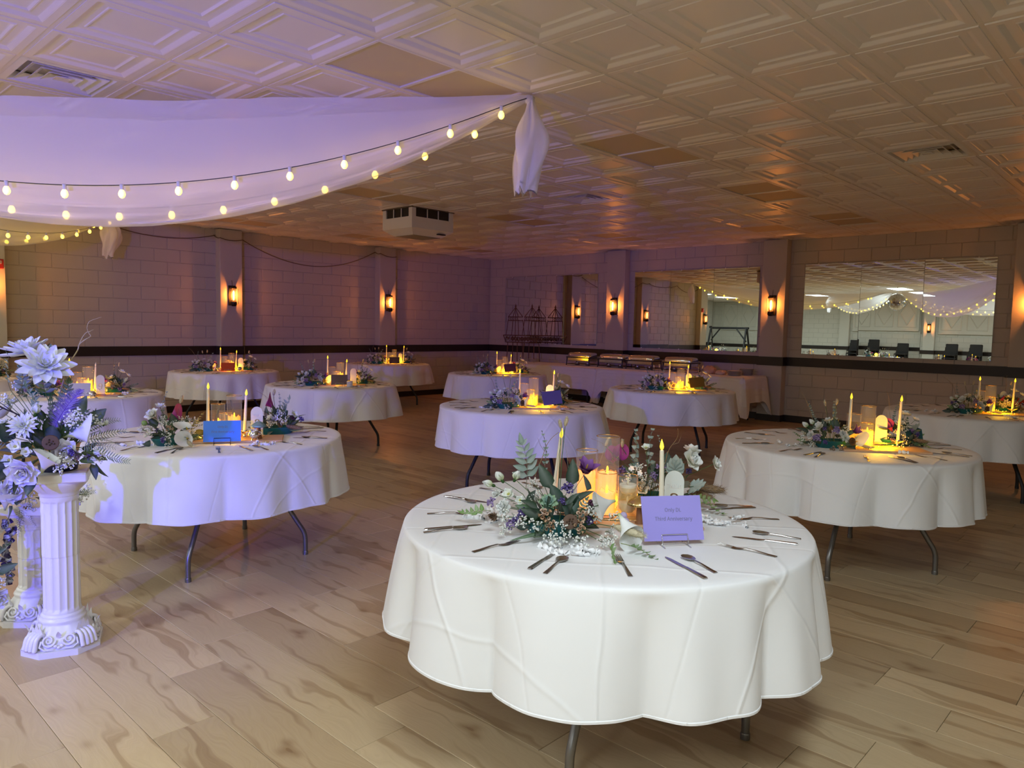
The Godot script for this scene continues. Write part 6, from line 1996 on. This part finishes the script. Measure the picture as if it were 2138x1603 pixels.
# ------------------------------------------------------------------ buffet along the mirrors
func build_buffet() -> void:
	var x0 := 8.02
	var x1 := 8.84
	var n := 0
	for z in [[-8.55, -6.14], [-6.12, -3.20]]:
		n += 1
		var b := MB.new()
		b.box(Vector3((x0 + x1) / 2, 0.742, (z[0] + z[1]) / 2), Vector3(x1 - x0 - 0.02, 0.03, z[1] - z[0] - 0.02), 0.004)
		var t := thing("buffet_table", "long folding table under the %s buffet cloth" % ["farther", "nearer"][n - 1], "table")
		part("tabletop", b.mesh(), M.wood_leg, t)
		for zz in [z[0] + 0.25, z[1] - 0.25]:
			for xx in [x0 + 0.1, x1 - 0.1]:
				b = MB.new()
				b.tube([Vector3(xx, 0.73, zz), Vector3(xx, 0.0, zz)], 0.014, 0.014, 8)
				part("leg", b.mesh(), M.leg_dark, t)
		# long cloth: flat on top, hanging folds at the sides, dropped corners
		b = MB.new()
		var cx := (x0 + x1) / 2
		var cz: float = (z[0] + z[1]) / 2
		var hx := (x1 - x0) / 2
		var hz: float = (z[1] - z[0]) / 2
		var wob := noise(1.0, 70 + n, 2)
		b.grid(240, 12, func(u: float, v: float) -> Vector3:
			# walk round the rectangle
			var per := 4.0 * (hx + hz)
			var d := u * per
			var p := Vector2.ZERO
			var nrm := Vector2.ZERO
			if d < 2 * hx: p = Vector2(-hx + d, hz); nrm = Vector2(0, 1)
			elif d < 2 * hx + 2 * hz: p = Vector2(hx, hz - (d - 2 * hx)); nrm = Vector2(1, 0)
			elif d < 4 * hx + 2 * hz: p = Vector2(hx - (d - 2 * hx - 2 * hz), -hz); nrm = Vector2(0, -1)
			else: p = Vector2(-hx, -hz + (d - 4 * hx - 2 * hz)); nrm = Vector2(-1, 0)
			var ex := minf(absf(absf(p.x) - hx), 0.4) if nrm.y != 0 else minf(absf(absf(p.y) - hz), 0.4)
			var corner := 1.0 - smoothstep(0.0, 0.16, ex)
			var q := v * 12.0
			if q <= 1.0: return Vector3(cx + p.x * q, CLOTH, cz + p.y * q) if q > 0 else Vector3(cx, CLOTH, cz)
			var s := (q - 1.0) / 11.0
			var drop := 0.42 + 0.24 * corner
			var fold := sin(d * 17.0 + wob.get_noise_1d(d * 2.0) * 4.0) * 0.016 + corner * 0.05
			var o2 := 0.012 + 0.035 * s + fold * s
			return Vector3(cx + p.x + nrm.x * o2 + signf(p.x) * corner * 0.05 * s * absf(nrm.y), CLOTH - drop * s, cz + p.y + nrm.y * o2 + signf(p.y) * corner * 0.05 * s * absf(nrm.x)), true)
		solo("buffet_cloth", b.mesh(), M.cloth, "long white cloth on the %s buffet table with %s" % [["farther", "nearer"][n - 1], ["the first chafing dishes", "the plates and bread"][n - 1]], "tablecloth", Transform3D(), "buffet tablecloths")
	# chafing dishes
	var c0: Node3D
	var says := ["first chafing dish from the corner", "second chafing dish from the corner, its lid catching light", "third chafing dish from the corner, under the wide mirror", "fourth chafing dish, partly behind the mustard card table"]
	for k in 4:
		var at := Vector3(8.50, CLOTH + 0.002, [-6.82, -6.05, -5.40, -4.62][k])
		if c0:
			copy_of(c0, xf(at, -PI / 2 + rnd(-0.04, 0.04)), says[k], "chafing dishes on the buffet")
			continue
		c0 = thing("chafing_dish", says[k], "chafing dish", at, -PI / 2, "chafing dishes on the buffet")
		var b := MB.new()
		for sx in [-1.0, 1.0]:
			for sz in [-1.0, 1.0]:
				b = MB.new()
				b.tube(smooth([Vector3(sx * 0.27, 0.165, sz * 0.15), Vector3(sx * 0.275, 0.08, sz * 0.155), Vector3(sx * 0.28, 0.0, sz * 0.165)], 3), 0.011, 0.009, 8)
				part("leg", b.mesh(), M.leg_dark, c0)
		b = MB.new()
		b.tube([Vector3(-0.27, 0.03, -0.155), Vector3(-0.27, 0.03, 0.155), Vector3(0.27, 0.03, 0.155), Vector3(0.27, 0.03, -0.155), Vector3(-0.27, 0.03, -0.155)], 0.006, 0.006, 6)
		b.tube([Vector3(-0.285, 0.155, -0.165), Vector3(-0.285, 0.155, 0.165), Vector3(0.285, 0.155, 0.165), Vector3(0.285, 0.155, -0.165), Vector3(-0.285, 0.155, -0.165)], 0.008, 0.008, 6)
		part("rack", b.mesh(), M.leg_dark, c0)
		b = MB.new()
		b.box(Vector3(0, 0.13, 0), Vector3(0.53, 0.09, 0.30), 0.012)
		b.box(Vector3(0, 0.173, 0), Vector3(0.58, 0.012, 0.34), 0.004)
		part("pan", b.mesh(), M.chrome, c0)
		b = MB.new()
		b.x = Transform3D(Basis(), Vector3(0, 0.18, 0))
		b.grid(40, 5, func(u: float, v: float) -> Vector3:
			var a := -u * TAU
			var e := Vector2(signf(cos(a)) * pow(absf(cos(a)), 0.35), signf(sin(a)) * pow(absf(sin(a)), 0.35))
			var q: Array = [[1.0, 0.0], [1.0, 0.03], [0.94, 0.062], [0.84, 0.072], [0.5, 0.078], [0.001, 0.08]][int(round(v * 5.0))]
			return Vector3(e.x * 0.28 * q[0], q[1], e.y * 0.16 * q[0]), true)
		part("lid", b.mesh(), M.chrome, c0)
		b = MB.new()
		b.tube([Vector3(-0.05, 0.255, 0), Vector3(-0.045, 0.285, 0), Vector3(0.045, 0.285, 0), Vector3(0.05, 0.255, 0)], 0.007, 0.007, 8)
		part("handle", b.mesh(), M.leg_dark, c0)
		for s in [-0.13, 0.13]:
			b = MB.new()
			b.x = Transform3D(Basis(), Vector3(s, 0.0, 0))
			b.lathe([Vector2(0.001, 0), Vector2(0.045, 0.0), Vector2(0.045, 0.05), Vector2(0.04, 0.056), Vector2(0.001, 0.056)], 16)
			part("fuel_can", b.mesh(), M.steel, c0)
	# stacks of plates
	for st in [[Vector3(8.30, CLOTH, -3.50), 0.115, 9, "stack of white plates at the front of the buffet's near end"], [Vector3(8.64, CLOTH, -3.46), 0.115, 12, "stack of white plates against the wall at the buffet's near end"], [Vector3(8.66, CLOTH, -8.28), 0.10, 7, "small stack of white plates in the corner by the iron planter"]]:
		var b := MB.new()
		b.lathe([Vector2(0.001, 0.003), Vector2(st[1] * 0.6, 0.0), Vector2(st[1] * 0.66, 0.002), Vector2(st[1], 0.013), Vector2(st[1], 0.0155), Vector2(st[1] * 0.66, 0.006), Vector2(0.001, 0.006)], 28)
		var mesh := b.mesh()
		for i in st[2]:
			solo("plate", mesh, M.metal_white, "white plate in the " + st[3], "plate", xf(st[0] + Vector3(rnd(-0.003, 0.003), i * 0.0085, rnd(-0.003, 0.003))), st[3])
	# bread bag and foil bags
	var wb := noise(1.0, 5, 3)
	for g in [[Vector3(8.42, CLOTH, -4.02), Vector3(0.13, 0.085, 0.10), lin(0.62, 0.40, 0.26), "clear bag of bread rolls beside the front stack of plates"], [Vector3(8.36, CLOTH, -3.78), Vector3(0.10, 0.05, 0.09), lin(0.62, 0.46, 0.34), "low bag of buns between the bread bag and the plates"], [Vector3(8.34, CLOTH, -4.32), Vector3(0.12, 0.035, 0.12), lin(0.5, 0.36, 0.26), "flat paper parcel at the far side of the bread bag"]]:
		var b := MB.new()
		b.grid(22, 12, func(u: float, v: float) -> Vector3:
			var a := -u * TAU
			var e := -PI / 2 + PI * v
			var d := Vector3(cos(e) * cos(a), sin(e), cos(e) * sin(a))
			var q := 1.0 + 0.30 * wb.get_noise_3dv(d * 2.4 + g[0])
			return Vector3(d.x * g[1].x * q, maxf(d.y * q, -0.6) * g[1].y + g[1].y * 0.6, d.z * g[1].z * q), true)
		var m := mat(g[2], 0.25)
		solo("bread_bag", b.mesh(), m, g[3], "bread bag", xf(g[0]))
	iron_planter(Vector3(8.72, 0, -8.62))


func iron_planter(at: Vector3) -> void:
	var o := thing("iron_planter", "rusty iron plant stand with two pointed gazebo tops before the corner mirror", "plant stand", at, -PI / 2)
	var rust := mat(lin(0.16, 0.085, 0.045), 0.6, 0.4)
	var b := MB.new()
	var L := 0.50
	# pierced trough
	for s in [-1.0, 1.0]:
		b.tube([Vector3(-L, 1.32, s * 0.1), Vector3(L, 1.32, s * 0.1)], 0.010, 0.010, 6)
		b.tube([Vector3(-L + 0.06, 1.17, s * 0.08), Vector3(L - 0.06, 1.17, s * 0.08)], 0.010, 0.010, 6)
		b.tube([Vector3(s * L, 1.32, -0.1), Vector3(s * L, 1.32, 0.1)], 0.010, 0.010, 6)
		b.tube([Vector3(s * L, 1.32, 0.1), Vector3(s * (L - 0.06), 1.17, 0.08)], 0.010, 0.010, 6)
	part("trough_frame", b.mesh(), rust, o)
	for s in [-1.0, 1.0]:
		for k in 10:
			b = MB.new()
			var c := Vector3(-0.405 + k * 0.09, 1.245, s * 0.09)
			var p := []
			for i in 18:
				var t := i / 17.0
				p.append(c + Vector3(cos(t * 9.0 + k) * 0.042 * (1.0 - 0.6 * t), sin(t * 9.0 + k) * 0.058 * (1.0 - 0.6 * t), 0))
			b.tube(p, 0.0065, 0.0065, 5)
			leaf_to(b, Transform3D(Basis(Vector3.BACK, k * 1.3), c), 0.055, 0.03, Color(1, 1, 1), 0.1)
			part("scroll", b.mesh(), rust, o)
	for x in [-0.24, 0.24]:
		var posts := []
		for c in [[-1, -1], [1, -1], [1, 1], [-1, 1]]:
			b = MB.new()
			b.tube([Vector3(x + c[0] * 0.19, 1.32, c[1] * 0.09), Vector3(x + c[0] * 0.145, 1.66, c[1] * 0.075)], 0.007, 0.007, 6)
			part("post", b.mesh(), rust, o)
			b = MB.new()
			b.tube([Vector3(x + c[0] * 0.145, 1.72, c[1] * 0.075), Vector3(x, 1.93, 0)], 0.008, 0.007, 6)
			part("roof_rib", b.mesh(), rust, o)
		b = MB.new()
		for y in [1.64, 1.72]:
			b.tube([Vector3(x - 0.145, y, -0.075), Vector3(x + 0.145, y, -0.075), Vector3(x + 0.145, y, 0.075), Vector3(x - 0.145, y, 0.075), Vector3(x - 0.145, y, -0.075)], 0.009, 0.009, 6)
		for k in 6: b.tube([Vector3(x - 0.145 + k * 0.05, 1.645, 0.075), Vector3(x - 0.12 + k * 0.05, 1.68, 0.08), Vector3(x - 0.145 + k * 0.05, 1.715, 0.075)], 0.008, 0.008, 5)
		part("frieze", b.mesh(), rust, o)
		b = MB.new()
		b.tube([Vector3(x, 1.25, 0), Vector3(x, 1.95, 0)], 0.007, 0.007, 6)
		b.x = Transform3D(Basis(), Vector3(x, 1.92, 0))
		b.lathe([Vector2(0.001, 0), Vector2(0.014, 0.012), Vector2(0.02, 0.03), Vector2(0.012, 0.045), Vector2(0.008, 0.06), Vector2(0.001, 0.085)], 10)
		part("finial", b.mesh(), rust, o)
		for s in [-1.0, 1.0]:
			for e in [-0.14, 0.14]:
				b = MB.new()
				b.tube([Vector3(x + e, 1.17, s * 0.08), Vector3(x + e * 1.2, 0.6, s * 0.10), Vector3(x + e * 1.5, 0.0, s * 0.12)], 0.009, 0.009, 6)
				part("leg", b.mesh(), rust, o)


# ------------------------------------------------------------------ the west half, which the mirrors show
func build_far_side() -> void:
	var west: Node = find_child("wall_west", false, false)
	# panelling with diamonds
	for z in [[-14.6, -11.0], [-8.7, -6.1], [-5.5, -2.9]]:
		var b := MB.new()
		b.box(Vector3(WEST + 0.03, 2.38, (z[0] + z[1]) / 2), Vector3(0.06, 1.28, z[1] - z[0]), 0.006)
		b.box(Vector3(WEST + 0.05, 1.745, (z[0] + z[1]) / 2), Vector3(0.10, 0.05, z[1] - z[0]), 0.008)
		part("panelling", b.mesh(), M.pale_paint, west)
		var n := int(round((z[1] - z[0]) / 0.88))
		for k in n:
			var c: float = z[0] + (k + 0.5) * (z[1] - z[0]) / n
			b = MB.new()
			for q in [[[-0.34, 1.88], [0.34, 1.88], [0.34, 2.92], [-0.34, 2.92]], [[0.0, 1.96], [0.27, 2.40], [0.0, 2.84], [-0.27, 2.40]]]:
				for i in 4:
					var p := Vector3(WEST + 0.066, q[i][1], c + q[i][0])
					var p2 := Vector3(WEST + 0.066, q[(i + 1) % 4][1], c + q[(i + 1) % 4][0])
					b.tube([p, p2], 0.018, 0.018, 5)
			part("moulding", b.mesh(), M.pale_paint, west)
	# stacks of black chairs against the west wall
	var ch := MB.new()
	ch.box(Vector3(0, 0.45, 0), Vector3(0.42, 0.05, 0.42), 0.015)
	var seat := ch.mesh()
	ch = MB.new()
	ch.box(Vector3(0, 0.70, -0.205), Vector3(0.40, 0.36, 0.035), 0.014)
	var back := ch.mesh()
	ch = MB.new()
	for s in [-1.0, 1.0]:
		ch.tube([Vector3(s * 0.2, 0.0, 0.2), Vector3(s * 0.2, 0.44, 0.19)], 0.011, 0.011, 6)
		ch.tube([Vector3(s * 0.2, 0.0, -0.24), Vector3(s * 0.2, 0.44, -0.2), Vector3(s * 0.2, 0.86, -0.22)], 0.011, 0.011, 6)
	var frame := ch.mesh()
	var proto_chair: Node3D
	for st in [[-8.5, 5], [-7.7, 5], [-6.6, 4], [-5.0, 5], [-4.2, 5], [-3.4, 4], [-1.9, 5]]:
		for k in st[1]:
			var x := xf(Vector3(WEST + 0.62 + k * 0.004, k * 0.12, st[0] + k * 0.02), PI / 2)
			var label := "black stacking chair against the west wall, seen only in the mirrors"
			if proto_chair: copy_of(proto_chair, x, label, "stacked black chairs")
			else:
				proto_chair = thing("stacking_chair", label, "chair", Vector3.ZERO, 0.0, "stacked black chairs")
				proto_chair.transform = x
				part("seat", seat, M.black, proto_chair)
				part("backrest", back, M.black, proto_chair)
				part("frame", frame, M.leg_dark, proto_chair)
	# black timber swing frame in the alcove
	var sw := thing("swing_frame", "black timber swing frame standing in the alcove, seen in the second mirror", "swing frame", Vector3(-8.9, 0, -13.2), PI / 2)
	var b := MB.new()
	b.box(Vector3(0, 1.78, 0), Vector3(1.9, 0.09, 0.09), 0.01)
	part("beam", b.mesh(), M.black, sw)
	for s in [-1.0, 1.0]:
		for z in [-1.0, 1.0]:
			b = MB.new()
			b.tube([Vector3(s * 0.85, 1.76, z * 0.04), Vector3(s * 0.9, 0.0, z * 0.5)], 0.045, 0.045, 6)
			part("leg", b.mesh(), M.black, sw)
		b = MB.new()
		b.tube([Vector3(s * 0.85, 1.2, 0), Vector3(s * 0.4, 1.74, 0)], 0.03, 0.03, 6)
		part("brace", b.mesh(), M.black, sw)
	# more laid tables in the west half, seen over the near ones in the mirrors
	var cl := tablecloth_shape(9, 13, 0.0, 72, 12)
	var lg := table_shapes()
	for p in [[-6.6, -2.6, "a"], [-6.6, -6.3, "b"], [-8.6, -0.6, "c"], [-6.8, -12.6, "d"], [-4.0, -9.4, "e"]]:
		var at := Vector3(p[0], 0, p[1])
		var where: String = {"a": "in the west of the hall opposite the last mirror", "b": "in the west of the hall before the stacked chairs", "c": "farthest west by the wall sconce", "d": "in the alcove before the swing frame", "e": "just west of the turquoise card table"}[p[2]]
		var t := thing("round_table", "round folding table " + where, "table", at, 0.3, "round folding tables")
		part("tabletop", lg[0], M.wood_leg, t)
		for s in [0, 1, 2, 3]: part("leg", lg[1], M.leg_dark, t, Transform3D(Basis.from_scale(Vector3([1, -1, -1, 1][s], 1, [1, 1, -1, -1][s])), Vector3.ZERO))
		solo("tablecloth", cl, M.cloth, "white tablecloth on the table " + where, "tablecloth", xf(at, rnd(0, 6)), "white round tablecloths")
		copy_of(proto["00"], on(at, 1.2, -0.2, 0, 0.05), "larger flower dish on the table " + where, "larger flower dishes")
		copy_of(proto["11"], on(at, 1.2, 0.25, 0, 0.0), "smaller flower dish on the table " + where, "smaller flower dishes")
		omni(at + Vector3(0.05, 0.84, 0), Color(1.0, 0.72, 0.12), 0.06, 0.05)
	# the blue wash light on its stand
	var w := thing("stage_light", "black stage light with a blue lens on a stand west of the pedestals", "stage light", Vector3(WASH.x, 0, WASH.z))
	var dir := (Vector3(-0.9, 1.55, -2.7) - WASH).normalized()
	b = MB.new()
	b.x = toward(Vector3(0, WASH.y, 0) - dir * 0.06, dir)
	b.lathe([Vector2(0.001, -0.14), Vector2(0.07, -0.13), Vector2(0.09, -0.08), Vector2(0.09, 0.02), Vector2(0.085, 0.02), Vector2(0.085, -0.02)], 20)
	part("can", b.mesh(), M.black, w)
	b = MB.new()
	b.x = toward(Vector3(0, WASH.y, 0) - dir * 0.08, dir)
	b.lathe([Vector2(0.083, 0.0), Vector2(0.001, 0.004)], 20)
	part("lens", b.mesh(), glow(Color(0.4, 0.38, 1.0), 3.0), w)
	for k in 3:
		b = MB.new()
		b.tube([Vector3(0, 0.5, 0), Vector3(cos(k * TAU / 3) * 0.4, 0, sin(k * TAU / 3) * 0.4)], 0.012, 0.012, 6)
		part("leg", b.mesh(), M.black, w)
	b = MB.new()
	b.tube([Vector3(0, 0.45, 0), Vector3(0, WASH.y - 0.1, 0)], 0.014, 0.014, 8)
	part("pole", b.mesh(), M.black, w)
